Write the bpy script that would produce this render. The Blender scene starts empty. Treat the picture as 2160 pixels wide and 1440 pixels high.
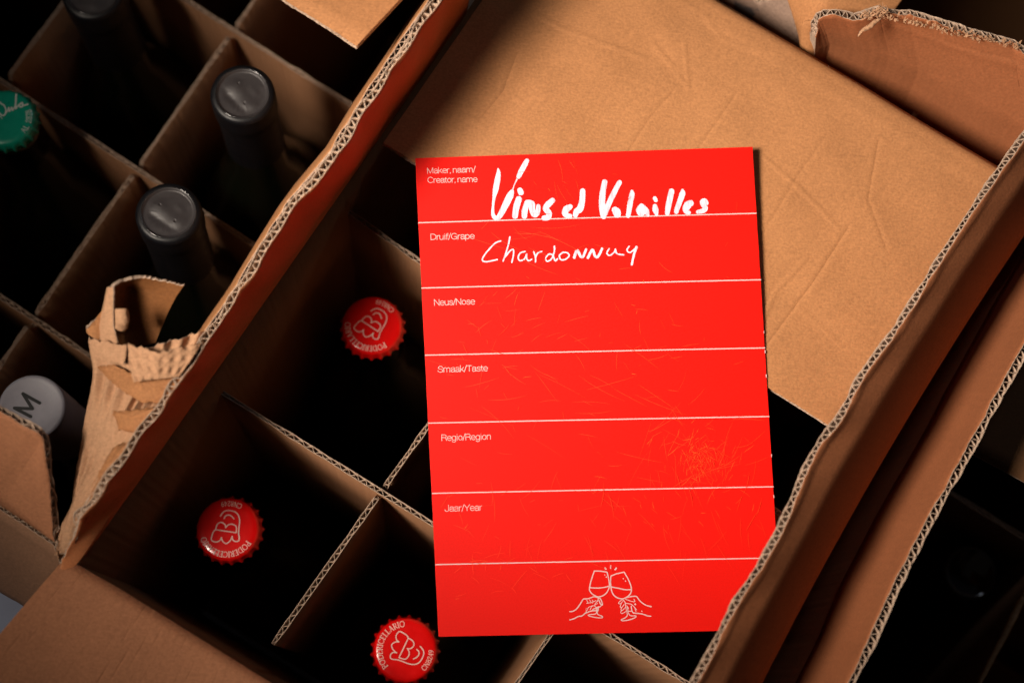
import bpy, math, random
import numpy as np
from mathutils import Matrix, Vector

# ------------------------------------------------------------------ camera
FPX = 3000.0                       # focal length in pixels of a 2160 px wide frame (50 mm lens)
CZ = 1000.0                        # camera height over the floor, mm
_d = np.array([-230, -730, -3000.0]); _d /= np.linalg.norm(_d)
_z = -_d
_x = np.array([1, 0, 0.0]) - _z * _z[0]; _x /= np.linalg.norm(_x)
_y = np.cross(_z, _x)
R = np.array([_x, _y, _z])         # world <- camera

def U(x, y, h):
    """world point (mm) seen at photo pixel x, y that lies h mm below the camera"""
    w = R @ np.array([x - 1080, 720 - y, -FPX]); w = w * (h / -w[2])
    return np.array([w[0], w[1], CZ - h])

sc = bpy.context.scene
col = sc.collection
cd = bpy.data.cameras.new('camera'); cam = bpy.data.objects.new('camera', cd); col.objects.link(cam)
cd.sensor_width = 36; cd.lens = 50; cd.clip_start = 0.02; cd.clip_end = 20
cam.matrix_world = Matrix.Translation((0, 0, CZ / 1000)) @ Matrix([list(r) for r in R]).to_4x4()
cd.dof.use_dof = True; cd.dof.focus_distance = 0.628; cd.dof.aperture_fstop = 5.0
sc.camera = cam

# ------------------------------------------------------------------ world and lamps
w = bpy.data.worlds.new('World'); sc.world = w; w.use_nodes = True
bg = w.node_tree.nodes['Background']; bg.inputs[0].default_value = (1, 0.8, 0.66, 1); bg.inputs[1].default_value = 0.010

def area(name, pos, target, size, power, color, spread):
    l = bpy.data.lights.new(name, 'AREA'); l.shape = 'DISK'; l.size = size; l.energy = power; l.color = color
    l.spread = math.radians(spread)
    o = bpy.data.objects.new(name, l); col.objects.link(o)
    p = Vector(pos) / 1000; t = Vector(target) / 1000
    o.location = p; o.rotation_euler = (t - p).to_track_quat('-Z', 'Y').to_euler()
    return o
AZ, EL, DIST = 198, 47, 850
tgt = U(1500, 430, 600)
ldir = np.array([math.cos(math.radians(AZ)) * math.cos(math.radians(EL)), math.sin(math.radians(AZ)) * math.cos(math.radians(EL)), math.sin(math.radians(EL))])
key = area('softbox_lamp', tgt + ldir * DIST, tgt, 0.26, 1.06, (1, 0.86, 0.72), 42)
fdir = np.array([0.40, 0.62, 0.67])
floor_light = area('added_floor_light', (-900, -650, 620), U(10, 1330, 1000), 0.25, 0.30, (0.85, 0.9, 1.0), 40)  # added cool light to lift the floor corner
fill = area('window_fill_lamp', U(1000, 700, 620) + fdir * 1300, U(1000, 700, 620), 0.12, 0.30, (0.8, 0.88, 1.0), 120)
sc.view_settings.view_transform = 'Standard'; sc.view_settings.look = 'None'
sc.view_settings.exposure = 0; sc.view_settings.gamma = 1
sc.cycles.max_bounces = 8; sc.cycles.diffuse_bounces = 5

rnd = random.Random(7); nr = np.random.RandomState(11)

# ------------------------------------------------------------------ materials
def mat(name):
    m = bpy.data.materials.new(name); m.use_nodes = True
    return m, m.node_tree, m.node_tree.nodes['Principled BSDF']

def link(t, a, b): t.links.new(a, b)

def kraft(name, c, rough=0.8, mottle=0.16, bump=1.0, flute=0.0, stain=None, spec=0.25):
    m, t, b = mat(name); N = t.nodes.new
    co = N('ShaderNodeTexCoord')
    n1 = N('ShaderNodeTexNoise'); n1.inputs['Scale'].default_value = 55; n1.inputs['Detail'].default_value = 5
    n2 = N('ShaderNodeTexNoise'); n2.inputs['Scale'].default_value = 900; n2.inputs['Detail'].default_value = 3
    mp = N('ShaderNodeMapping'); mp.inputs['Scale'].default_value = (1, 5, 2); mp.inputs['Rotation'].default_value = (0, 0, 0.55)
    n3 = N('ShaderNodeTexNoise'); n3.inputs['Scale'].default_value = 330; n3.inputs['Detail'].default_value = 6; n3.inputs['Roughness'].default_value = 0.7
    link(t, co.outputs['Object'], n1.inputs['Vector']); link(t, co.outputs['Object'], n2.inputs['Vector'])
    link(t, co.outputs['Object'], mp.inputs['Vector']); link(t, mp.outputs[0], n3.inputs['Vector'])
    ad = N('ShaderNodeMath'); ad.operation = 'MULTIPLY_ADD'; link(t, n1.outputs[0], ad.inputs[0]); ad.inputs[1].default_value = 0.4; link(t, n3.outputs[0], ad.inputs[2])
    ad2 = N('ShaderNodeMath'); ad2.operation = 'ADD'; link(t, ad.outputs[0], ad2.inputs[0]); link(t, n2.outputs[0], ad2.inputs[1])
    mr = N('ShaderNodeMapRange'); mr.inputs['From Min'].default_value = 0.85; mr.inputs['From Max'].default_value = 1.55
    mr.inputs['To Min'].default_value = 1 - mottle; mr.inputs['To Max'].default_value = 1 + mottle
    link(t, ad2.outputs[0], mr.inputs['Value'])
    # dark and pale recycled fibre flecks
    v = N('ShaderNodeTexNoise'); v.inputs['Scale'].default_value = 1500; v.inputs['Detail'].default_value = 1
    link(t, mp.outputs[0], v.inputs['Vector'])
    fl = N('ShaderNodeMapRange'); fl.inputs['From Min'].default_value = 0.72; fl.inputs['From Max'].default_value = 0.78
    fl.inputs['To Min'].default_value = 1.0; fl.inputs['To Max'].default_value = 0.72
    link(t, v.outputs[0], fl.inputs['Value'])
    mu = N('ShaderNodeMath'); mu.operation = 'MULTIPLY'; link(t, mr.outputs[0], mu.inputs[0]); link(t, fl.outputs[0], mu.inputs[1])
    hs = N('ShaderNodeHueSaturation'); hs.inputs['Color'].default_value = (*c, 1)
    link(t, mu.outputs[0], hs.inputs['Value'])
    out = hs.outputs[0]
    if stain:
        s = N('ShaderNodeTexNoise'); s.inputs['Scale'].default_value = stain[1]; s.inputs['Detail'].default_value = 6; s.inputs['Distortion'].default_value = 0.6
        link(t, co.outputs['Object'], s.inputs['Vector'])
        r = N('ShaderNodeMapRange'); r.inputs['From Min'].default_value = stain[2]; r.inputs['From Max'].default_value = stain[2] + 0.05
        link(t, s.outputs[0], r.inputs['Value'])
        mx = N('ShaderNodeMix'); mx.data_type = 'RGBA'; link(t, r.outputs[0], mx.inputs[0]); link(t, out, mx.inputs[6]); mx.inputs[7].default_value = (*stain[0], 1)
        out = mx.outputs[2]
    link(t, out, b.inputs['Base Color'])
    b.inputs['Roughness'].default_value = rough; b.inputs['Specular IOR Level'].default_value = spec
    bp = N('ShaderNodeBump'); bp.inputs['Strength'].default_value = 0.5 * bump; bp.inputs['Distance'].default_value = 0.00022
    link(t, ad2.outputs[0], bp.inputs['Height']); last = bp
    if flute:
        uv = N('ShaderNodeUVMap'); uv.uv_map = 'uv'
        sx = N('ShaderNodeSeparateXYZ'); link(t, uv.outputs[0], sx.inputs[0])
        nn = N('ShaderNodeTexNoise'); nn.inputs['Scale'].default_value = 40; link(t, co.outputs['Object'], nn.inputs['Vector'])
        k = N('ShaderNodeMath'); k.operation = 'MULTIPLY_ADD'; link(t, sx.outputs[0], k.inputs[0]); k.inputs[1].default_value = 2 * math.pi; link(t, nn.outputs[0], k.inputs[2])
        sn = N('ShaderNodeMath'); sn.operation = 'SINE'; link(t, k.outputs[0], sn.inputs[0])
        b2 = N('ShaderNodeBump'); b2.inputs['Strength'].default_value = 1; b2.inputs['Distance'].default_value = flute
        link(t, sn.outputs[0], b2.inputs['Height']); link(t, bp.outputs[0], b2.inputs['Normal']); last = b2
    link(t, last.outputs[0], b.inputs['Normal'])
    return m

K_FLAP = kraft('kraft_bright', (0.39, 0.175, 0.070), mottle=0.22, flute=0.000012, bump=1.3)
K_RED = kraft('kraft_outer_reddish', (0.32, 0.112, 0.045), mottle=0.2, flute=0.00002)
K_IN = kraft('kraft_inner_shaded', (0.20, 0.095, 0.042), mottle=0.12, flute=0.00003)  # shade inside the cartons is put into this darkened base colour
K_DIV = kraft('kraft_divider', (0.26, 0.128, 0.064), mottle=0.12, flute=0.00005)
K_EDGE = kraft('cut_edge_paper', (0.44, 0.32, 0.24), mottle=0.35, bump=1.6, rough=0.95, spec=0.1)
K_TORN = kraft('torn_inner_paper', (0.46, 0.26, 0.15), mottle=0.22, bump=2, rough=0.95, spec=0.1)
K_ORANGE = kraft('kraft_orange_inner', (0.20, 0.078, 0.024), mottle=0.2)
K_PATCH = kraft('torn_brown_paper', (0.36, 0.16, 0.065), mottle=0.3, bump=2.5)
K_GREY = kraft('printed_grey_card', (0.30, 0.20, 0.15), mottle=0.25, stain=((0.10, 0.085, 0.085), 45, 0.52))
K_LEFT = kraft('kraft_flap_card_bounce', (0.52, 0.19, 0.075), mottle=0.15)  # brighter, redder kraft: the card's bounce light is put into the colour
K_FOLD = kraft('kraft_front_flap', (0.38, 0.16, 0.078), mottle=0.2, flute=0.00001, bump=1.4)

def glossy(name, c, rough, coat=0.0, bump=0, metallic=0, spec=0.5, scale=300):
    m, t, b = mat(name)
    b.inputs['Base Color'].default_value = (*c, 1); b.inputs['Roughness'].default_value = rough
    b.inputs['Coat Weight'].default_value = coat; b.inputs['Coat Roughness'].default_value = 0.08
    b.inputs['Metallic'].default_value = metallic; b.inputs['Specular IOR Level'].default_value = spec
    N = t.nodes.new; co = N('ShaderNodeTexCoord')
    n = N('ShaderNodeTexNoise'); n.inputs['Scale'].default_value = scale; n.inputs['Detail'].default_value = 5
    link(t, co.outputs['Object'], n.inputs['Vector'])
    r = N('ShaderNodeMapRange'); r.inputs['To Min'].default_value = max(0, rough - 0.1); r.inputs['To Max'].default_value = rough + 0.12
    link(t, n.outputs[0], r.inputs['Value']); link(t, r.outputs[0], b.inputs['Roughness'])
    h = N('ShaderNodeHueSaturation'); h.inputs['Color'].default_value = (*c, 1)
    r2 = N('ShaderNodeMapRange'); r2.inputs['To Min'].default_value = 0.88; r2.inputs['To Max'].default_value = 1.1
    link(t, n.outputs[0], r2.inputs['Value']); link(t, r2.outputs[0], h.inputs['Value']); link(t, h.outputs[0], b.inputs['Base Color'])
    if bump:
        bp = N('ShaderNodeBump'); bp.inputs['Strength'].default_value = 1; bp.inputs['Distance'].default_value = bump
        link(t, n.outputs[0], bp.inputs['Height']); link(t, bp.outputs[0], b.inputs['Normal'])
    return m

M_RED = glossy('red_card_print', (0.78, 0.007, 0.003), 0.45, spec=0.22, scale=1400, bump=0.000004)
M_CARDEDGE = glossy('card_edge', (0.75, 0.40, 0.25), 0.8)
M_INK = glossy('white_print', (0.74, 0.50, 0.50), 0.6, spec=0.2)
M_PEN = glossy('white_marker', (0.74, 0.68, 0.80), 0.5, spec=0.3)
_t = M_PEN.node_tree; _b = _t.nodes['Principled BSDF']; _c = _t.nodes.new('ShaderNodeTexCoord'); _m = _t.nodes.new('ShaderNodeMapping'); _m.inputs['Rotation'].default_value = (0, 0, 0.3); _m.inputs['Scale'].default_value = (1, .16, 1)
_n = _t.nodes.new('ShaderNodeTexNoise'); _n.inputs['Scale'].default_value = 900; _n.inputs['Detail'].default_value = 3
_q = _t.nodes.new('ShaderNodeMapRange'); _q.inputs['From Min'].default_value = 0.48; _q.inputs['From Max'].default_value = 0.72; _q.inputs['To Max'].default_value = 0.75
_x2 = _t.nodes.new('ShaderNodeMix'); _x2.data_type = 'RGBA'; _x2.inputs[7].default_value = (0.78, 0.30, 0.36, 1)
_src = _b.inputs['Base Color'].links[0].from_socket
link(_t, _c.outputs['Object'], _m.inputs['Vector']); link(_t, _m.outputs[0], _n.inputs['Vector']); link(_t, _n.outputs[0], _q.inputs['Value']); link(_t, _q.outputs[0], _x2.inputs[0]); link(_t, _src, _x2.inputs[6]); link(_t, _x2.outputs[2], _b.inputs['Base Color'])
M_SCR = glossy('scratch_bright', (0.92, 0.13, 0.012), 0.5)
M_SCR2 = glossy('scratch_faint', (0.92, 0.048, 0.006), 0.45)
M_CAP = glossy('red_cap_lacquer', (0.92, 0.005, 0.005), 0.2, coat=0.7, scale=200)
M_CAPINK = glossy('cap_print', (0.95, 0.66, 0.58), 0.5)
M_GREEN = glossy('green_cap_lacquer', (0.0, 0.26, 0.17), 0.3, coat=0.4)
M_BLACKCAP = glossy('black_capsule', (0.045, 0.040, 0.042), 0.40, spec=0.6, bump=0.00004, scale=500)
M_CAPSIDE = glossy('black_capsule_side', (0.006, 0.006, 0.008), 0.42, spec=0.4, scale=300)
M_RIM = glossy('black_rim_gloss', (0.03, 0.03, 0.033), 0.12, coat=1.0, spec=1.0, scale=900, bump=0.00003)
M_GREYCAP = glossy('grey_screw_cap', (0.30, 0.29, 0.33), 0.45, scale=400)
M_BLACKINK = glossy('black_print', (0.004, 0.005, 0.006), 0.6)
M_GLASS = glossy('dark_bottle_glass', (0.004, 0.006, 0.003), 0.12, coat=0.5)
M_FLOOR = kraft('concrete_floor', (0.26, 0.25, 0.26), mottle=0.3, rough=0.7)

# ------------------------------------------------------------------ object helpers
def link_obj(name, data, parent=None, label=None, kind=None):
    o = bpy.data.objects.new(name, data); col.objects.link(o)
    if parent is not None: o.parent = parent
    if label: o['label'] = label
    if kind: o['kind'] = kind
    return o

def thing(name, label, cat, loc, group=None):
    o = link_obj(name, None); o.location = Vector(loc) / 1000
    o['label'] = label; o['category'] = cat
    if group: o['group'] = group
    o.empty_display_size = 0.02
    return o

def org(parent):
    p = np.zeros(3)
    while parent is not None:
        p = p + np.array(parent.location) * 1000; parent = parent.parent
    return p

def mesh(name, V, F, mats, parent=None, mi=None, uv=None, smooth=True, label=None, kind=None, local=False):
    V = np.asarray(V, float)
    if not local: V = V - org(parent)
    me = bpy.data.meshes.new(name)
    me.from_pydata((V / 1000).tolist(), [], F)
    for m in (mats if isinstance(mats, (list, tuple)) else [mats]): me.materials.append(m)
    if mi is not None: me.polygons.foreach_set('material_index', mi)
    if uv is not None:
        l = me.uv_layers.new(name='uv'); idx = np.empty(len(me.loops), int); me.loops.foreach_get('vertex_index', idx)
        l.data.foreach_set('uv', np.asarray(uv)[idx].ravel())
    if smooth: me.polygons.foreach_set('use_smooth', [True] * len(me.polygons))
    me.update()
    return link_obj(name, me, parent, label, kind)

def resample(pts, n):
    pts = np.asarray(pts, float)
    s = np.r_[0, np.cumsum(np.linalg.norm(np.diff(pts, axis=0), axis=1))]
    t = np.linspace(0, s[-1], n)
    return np.stack([np.interp(t, s, pts[:, k]) for k in range(3)], 1), s[-1]

def noise1(n, step, amp, r=None):
    r = r or nr
    k = max(2, int(n / step) + 2)
    return np.interp(np.linspace(0, k - 1, n), np.arange(k), r.uniform(-1, 1, k)) * amp

def grid_slab(A, B, mt, mb, me_, side=None):
    """closed thin sheet between two (n, m, 3) grids -> verts, faces, material index, uv factor index"""
    n, m = A.shape[:2]
    V = np.concatenate([A.reshape(-1, 3), B.reshape(-1, 3)]); o = n * m
    F = []; MI = []
    ii, jj = np.meshgrid(np.arange(n - 1), np.arange(m - 1), indexing='ij'); ii = ii.ravel(); jj = jj.ravel()
    a = ii * m + jj; q = np.stack([a, a + m, a + m + 1, a + 1], 1)
    F += q.tolist(); MI += [mt] * len(q)
    F += (q[:, ::-1] + o).tolist(); MI += [mb] * len(q)
    j = np.arange(m - 1)
    e = np.stack([j, j + 1, j + 1 + o, j + o], 1); F += e.tolist(); MI += [me_] * len(e)
    e = np.stack([j, j + o, j + 1 + o, j + 1], 1) + (n - 1) * m; F += e.tolist(); MI += [me_] * len(e)
    i = np.arange(n - 1) * m
    e = np.stack([i, i + o, i + m + o, i + m], 1); F += e.tolist(); MI += [me_] * len(e)
    e = np.stack([i, i + m, i + m + o, i + o], 1) + (m - 1); F += e.tolist(); MI += [me_] * len(e)
    return V, F, MI

def sheet(name, parent, E0, E1, up, nj=6, thick=3.0, pitch=4.6, dens=8, jag=(0.25, 0.25, 0.4), fine=1.0, mats=(None, None),
          surf=None, flute=True, label=None, liner=0.38, crush=0.35, flmat=None, roots=None):
    """corrugated board: two liners and a wavy medium between edge E0 (fold) and E1 (cut edge).
    up = point roughly on the front side."""
    _, L0 = resample(E0, 2); _, L1 = resample(E1, 2)
    L = max(L0, L1); N = int(L / pitch * dens) + 1; N = max(N, 3)
    a, _ = resample(E0, N); b, _ = resample(E1, N)
    v = np.linspace(0, 1, nj + 1) ** 0.8
    S = a[:, None] * (1 - v[None, :, None]) + b[:, None] * v[None, :, None]
    u = np.linspace(0, 1, N)
    if surf is not None: S = surf(S, u[:, None] + 0 * v[None], v[None] + 0 * u[:, None])
    gu = np.gradient(S, axis=0); gv = np.gradient(S, axis=1)
    n = np.cross(gu, gv); n /= np.linalg.norm(n, axis=2, keepdims=True) + 1e-9
    c = S[N // 2, nj // 2]
    if np.dot(n[N // 2, nj // 2], np.asarray(up) - c) < 0: n = -n
    tang = S[:, -1] - S[:, -2]; tl = np.linalg.norm(tang, axis=1, keepdims=True) + 1e-6; tang = tang / tl
    s = u * L
    sq = 1 - crush * np.clip(np.abs(noise1(N, dens * 3, 1.25)) ** 1.3, 0, 1.25)               # crushed here and there
    def ext(G, amt):
        G = G.copy(); G[:, -1] += tang * amt[:, None]; return G
    rag = noise1(N, dens * 4, 1) * 0.6 + noise1(N, 3 * fine, 1) * 0.4
    h = thick / 2
    hh = np.repeat(h * np.ones(N)[:, None], nj + 1, 1); hh[:, -1] *= sq
    if nj > 1: hh[:, -2] *= (1 + sq) / 2
    F1 = S + n * hh[..., None]; F2 = S + n * (hh - liner)[..., None]
    B1 = S - n * hh[..., None]; B2 = S - n * (hh - liner)[..., None]
    ja = rag * jag[0] + noise1(N, 2, 0.12) + noise1(N, 9, jag[0] * 0.5)
    jb = rag * jag[1] + noise1(N, 2, 0.12) + noise1(N, 9, jag[1] * 0.5)
    uvg = np.stack([np.repeat((s / pitch)[:, None], nj + 1, 1), np.repeat(v[None] * 20, N, 0)], 2).reshape(-1, 2)
    V1, f1, m1 = grid_slab(ext(F1, ja), ext(F2, ja), 0, 2, 2)
    V2, f2, m2 = grid_slab(ext(B2, jb), ext(B1, jb), 2, 1, 2)
    o1 = len(V1)
    f2 = (np.array(f2) + o1).tolist()
    ob = mesh(name, np.concatenate([V1, V2]), f1 + f2, [mats[0], mats[1], K_EDGE], parent, m1 + m2,
              np.concatenate([uvg] * 4), True, label)
    if flute:
        ph = s / pitch * 2 * math.pi + noise1(N, dens * 2, 1.5) + noise1(N, dens * 7, 2.0)
        am = (hh - liner * 0.75 - 0.15)
        wv = np.sin(ph); wv = np.sign(wv) * np.abs(wv) ** 0.8
        W = S + n * (am * wv[:, None])[..., None]
        W = ext(W, noise1(N, 2, 0.15) + noise1(N, 10, jag[2] * 0.6) - 0.15)
        Wn = np.gradient(W, axis=0); Wn = np.cross(Wn, gv); Wn /= np.linalg.norm(Wn, axis=2, keepdims=True) + 1e-9
        V3, f3, m3 = grid_slab(W + Wn * 0.16, W - Wn * 0.16, 0, 0, 0)
        mesh('fluting', V3, f3, [flmat or K_EDGE], ob, m3, None, True)
    return ob

def Uh(pts): return [U(*p) for p in pts]
DOWN = np.array([0, 0, -1.0])
def line_dir(a, b):
    d = (b - a)[:2]; return d / np.linalg.norm(d)
d1 = np.array([math.cos(math.radians(-31.8)), math.sin(math.radians(-31.8)), 0])   # along the front walls, to the right
d2 = np.array([math.cos(math.radians(58.2)), math.sin(math.radians(58.2)), 0])     # along the side walls, away
def at_h(p, h): return np.array([p[0], p[1], CZ - h])
def isect(a, da, b, db):
    A = np.array([da[:2], -db[:2]]).T; t = np.linalg.solve(A, (b - a)[:2]); r = a + da * t[0]; return r
EYE = np.array([0, 0, CZ])

# ------------------------------------------------------------------ floor
g = 4000
mesh('floor', [(-g, -g, 0), (g, -g, 0), (g, g, 0), (-g, g, 0)], [(0, 1, 2, 3)], M_FLOOR, kind='structure', smooth=False)

# ------------------------------------------------------------------ middle carton
BL_ = U(600, 635, 640); BL_ = U(470, 828, 640)
FLc = isect(U(470, 828, 640), d2, U(150, 1180, 603), d1)
BLc = isect(FLc, d2, U(1700, 105, 600), d1)
dF = U(570, 1440, 603) - U(150, 1180, 603); dF = dF / np.linalg.norm(dF)
FRc = isect(FLc, dF, U(1755, 1200, 600), d2)
BRc = isect(FRc, d2, U(1700, 105, 600), d1)
HB = 985
def wall(parent, a, b, h0, h1, front, mats, name='wall', thick=3.0, off=0.0, nrm=None, **k):
    a = np.array(a, float); b = np.array(b, float)
    if off: a = a + nrm * off; b = b + nrm * off
    return sheet(name, parent, [at_h(a, h1), at_h(b, h1)], [at_h(a, h0), at_h(b, h0)], front, mats=mats, thick=thick, nj=k.pop('nj', 5), **k)
cb = (FLc + BRc) / 2; cb = np.array([cb[0], cb[1], CZ - 620])
cartB = thing('wine_carton', 'open corrugated wine carton in the middle, holding the red capped bottles under the red card', 'carton', at_h(cb, HB + 3), 'opened wine cartons')
# left wall with its standing torn flap; the top of the flap follows the photo
top_px = [(118, 1205, 603), (133, 1172, 600), (150, 1130, 594), (163, 1090, 585), (186, 1066, 577), (205, 1040, 570), (235, 995, 567), (300, 905, 567), (400, 765, 567), (500, 615, 564), (600, 455, 555), (640, 403, 551), (700, 335, 546), (760, 235, 541), (820, 150, 538), (880, 60, 535), (930, -15, 532), (1010, -140, 530)]
TE = np.array(Uh(top_px))
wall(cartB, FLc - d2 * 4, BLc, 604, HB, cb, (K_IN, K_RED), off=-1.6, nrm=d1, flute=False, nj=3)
E0 = []
for p in TE:      # fold line below the standing flap, on the wall plane
    t = max(0, np.dot((p - FLc)[:2], d2[:2])); q = FLc + d2 * t - d1 * 1.6; E0.append(at_h(q, 604))
def wrinkle(S, u, v):
    n = d1[None, None] * (0.7 * np.sin(u * 37 + 3 * v) * np.sin(v * 3.1) + 0.5 * np.sin(u * 91 + 1.7) * v)[..., None]
    return S + n
sheet('flap', cartB, E0, TE, cb, nj=8, thick=3.6, mats=(K_LEFT, K_RED), jag=(0.9, 1.0, 0.9), surf=wrinkle, crush=0.45, label='upright torn left flap with rough cut edge')
# front wall and its flap folded out
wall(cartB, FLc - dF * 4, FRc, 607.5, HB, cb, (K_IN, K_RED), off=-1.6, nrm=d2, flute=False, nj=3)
ff0 = Uh([(138, 1178, 603), (260, 1247, 604), (400, 1334, 604.5), (570, 1440, 604), (760, 1560, 604)])
ff1 = Uh([(-190, 1560, 600), (50, 1700, 603), (250, 1800, 606), (500, 1900, 607), (700, 2000, 608)])
def curl(S, u, v):
    S = S.copy(); k = np.clip(1 - v / 0.012, 0, 1); S[..., 2] -= 1.0 * k ** 2
    S[..., 2] += 0.5 * np.sin(u * 9 + v * 4)
    for q in np.arange(0.02, 1, 0.025):
        w_ = np.clip(np.sin(v * 23 + q * 90) * 0.5 + 0.6, 0, 1)
        S[..., 2] -= 0.28 * np.exp(-((u - q - 0.002 * np.sin(v * 20 + q * 50)) / 0.0012) ** 2) * w_ * (0.4 + 0.6 * ((q * 37) % 1))
    return S
sheet('flap', cartB, ff0, ff1, EYE, nj=40, thick=3.2, mats=(K_FOLD, K_RED), surf=curl, label='front flap folded outwards, brown with faint flute lines')
# right wall and its leaning flap
re_px = [(1365, 1640), (1462, 1440), (1505, 1360), (1552, 1268), (1600, 1195), (1640, 1125), (1668, 1060), (1700, 985), (1730, 930), (1765, 886), (1790, 842), (1810, 802), (1850, 745), (1893, 688), (1935, 620), (1975, 555), (2035, 465), (2105, 362), (2160, 285), (2230, 180)]
RE = np.array([U(x, y, 559.5) for x, y in re_px]); RM = np.array([U(x + 13, y + 3, 563) for x, y in re_px])
_pf = np.polyfit([q[1] for q in re_px], [q[0] for q in re_px], 3)
RF = np.array([U(np.polyval(_pf, y) * 0.7 + x * 0.3 + 52, y + 12, 570) for x, y in re_px])
re_px = [(np.polyval(_pf, y), y) for x, y in re_px]
RG = np.array([U(x + 118, y + 30, 603) for x, y in re_px])
def bowl(S, u, v):
    # v 0..1 : lower fold -> crease -> free edge
    n = S.shape[1]; a, _ = resample(RG, S.shape[0]); b, _ = resample(RF, S.shape[0]); c, _ = resample(RE, S.shape[0]); m_, _ = resample(RM, S.shape[0])
    vv = v[0]; out = np.empty_like(S)
    for j, t in enumerate(vv):
        if t < 0.5: out[:, j] = a + (b - a) * (t / 0.5)
        elif t < 0.82: out[:, j] = b + (m_ - b) * ((t - 0.5) / 0.32)
        else: out[:, j] = m_ + (c - m_) * ((t - 0.82) / 0.18)
    out[..., 2] += 0.35 * np.sin(u * 60 + v * 5) * v
    return out
rflap_up = RF[len(RF) // 2] + np.array([200, -120, 260])
sheet('flap', cartB, RG, RE, rflap_up, nj=18, thick=3.9, mats=(K_RED, K_FLAP), jag=(0.5, 0.6, 0.5), surf=bowl, crush=0.4, label='right flap leaning inwards over the card, rough cut edge')
sheet('wall', cartB, [at_h(p, HB) for p in RG], [at_h(p, 605) for p in RG], RG[5] + np.array([300, -100, 0]), nj=3, thick=3.4, mats=(K_RED, K_IN), flute=False)
# back wall and the big flap folded in
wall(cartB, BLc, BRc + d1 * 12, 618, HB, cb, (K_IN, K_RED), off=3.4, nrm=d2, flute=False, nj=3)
_l = isect(BLc - d2 * 1.0 + d1 * 4, d2, FLc, d1)
bf0 = [at_h(BLc + d1 * 4 - d2 * 1, 600)] + Uh([(1240, -163, 600), (1487, -16, 600), (1800, 168, 600), (2114, 357, 600), (2135, 370, 600)])
bf1 = [at_h(isect(BLc + d1 * 4, d2, U(780, 288, 600), U(1260, 592, 606) - U(780, 288, 600)), 600)] + Uh([(1260, 592, 607), (1752, 902, 614), (1790, 926, 614)])
CRE = [[(1360, 95), (1440, 160), (1535, 198), (1600, 222), (1660, 238), (1700, 242)], [(1550, 205), (1480, 305), (1340, 470)],
       [(1610, 335), (1660, 375), (1720, 430), (1770, 480)], [(1740, 290), (1690, 360), (1600, 510)], [(1370, 90), (1450, 190), (1440, 95)],
       [(1790, 480), (1720, 590), (1625, 720)], [(1750, 635), (1810, 670), (1850, 700)], [(1420, 195), (1370, 250), (1320, 330)],
       [(1130, 40), (1190, 70), (1360, 130)], [(1100, 215), (1180, 180), (1300, 170), (1370, 192)], [(1600, 700), (1640, 610), (1705, 540)], [(1010, 260), (1060, 200), (1090, 120)],
       [(1690, 640), (1780, 720), (1850, 760)], [(1850, 300), (1830, 420), (1870, 520)], [(1480, 40), (1520, 90), (1600, 120)]]
def to_px(S):
    c = (S - EYE) @ R; return 1080 + FPX * c[..., 0] / -c[..., 2], 720 - FPX * c[..., 1] / -c[..., 2]
CRE3 = [[U(x, y, 603)[:2] for x, y in c] for c in CRE]
def creased(S, u, v):
    S = S.copy(); X = S[..., 0]; Y = S[..., 1]; dz = np.zeros_like(X)
    for ci, c in enumerate(CRE3):
        dmin = np.full_like(X, 1e9)
        for a, b in zip(c[:-1], c[1:]):
            ab = b - a; l2 = ab @ ab + 1e-9
            t = np.clip(((X - a[0]) * ab[0] + (Y - a[1]) * ab[1]) / l2, 0, 1)
            dd = np.hypot(X - a[0] - t * ab[0], Y - a[1] - t * ab[1]); dmin = np.minimum(dmin, dd)
        k = (-1) ** ci
        dz += k * (0.17 + 0.09 * (ci % 3)) * np.exp(-(dmin / 0.9) ** 2) - k * 0.2 * np.exp(-(dmin / 5.0) ** 2)
    dz += 0.35 * np.sin(X / 17 + 1) * np.sin(Y / 23) + 0.18 * np.sin(X / 6.3 + Y / 11) 
    k = np.clip(1 - v / 0.035, 0, 1); dz -= 3.4 * k ** 2            # rounded score at the fold
    k = np.exp(-((v - 0.075) / 0.02) ** 2); dz += 0.35 * k
    S[..., 2] += dz; return S
sheet('flap', cartB, bf0, bf1, EYE, nj=170, thick=3.2, dens=9, mats=(K_FLAP, K_RED), surf=creased, jag=(0.15, 0.2, 0.2), crush=0.1, label='back flap folded in, smooth bright brown with creases')
mesh('base_panel', np.array([at_h(p, HB - 1.5) for p in (FLc, FRc, BRc, BLc)]), [(0, 1, 2, 3)], K_IN, cartB, smooth=False)

# ---- dividers of the middle carton
divB = thing('divider_grid', 'interlocked cardboard bottle dividers inside the middle carton, crisp wavy edges below the red card', 'divider', at_h(cb, HB), 'cardboard divider grids in the cartons')
def divider(parent, p0, p1, h, dips=(), nrm=None, label=None, h2=975, side=1, jag=0.25, mats=None, thick=2.7):
    a = U(*p0, h) if len(p0) == 2 else np.array(p0); b = U(*p1, h) if len(p1) == 2 else np.array(p1)
    L = np.linalg.norm((b - a)[:2]); N = int(L / 3) + 2; top = []
    for i in range(N):
        t = i / (N - 1); p = a + (b - a) * t; d = 0
        for q in dips:
            x = abs(np.linalg.norm((p - q)[:2])); d = max(d, 7 if x < 3.2 else 0)
        top.append(at_h(p, h + d))
    top = np.array(top)
    bot = np.array([at_h(p, h2) for p in top]); bot = bot[[0, -1]]
    return sheet('divider_panel', parent, bot, top, EYE + np.array([0, -900, 0]), nj=4, thick=thick, pitch=4.9, mats=mats or (K_DIV, K_DIV), jag=(jag, jag, jag), crush=0.35, label=label)
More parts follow.
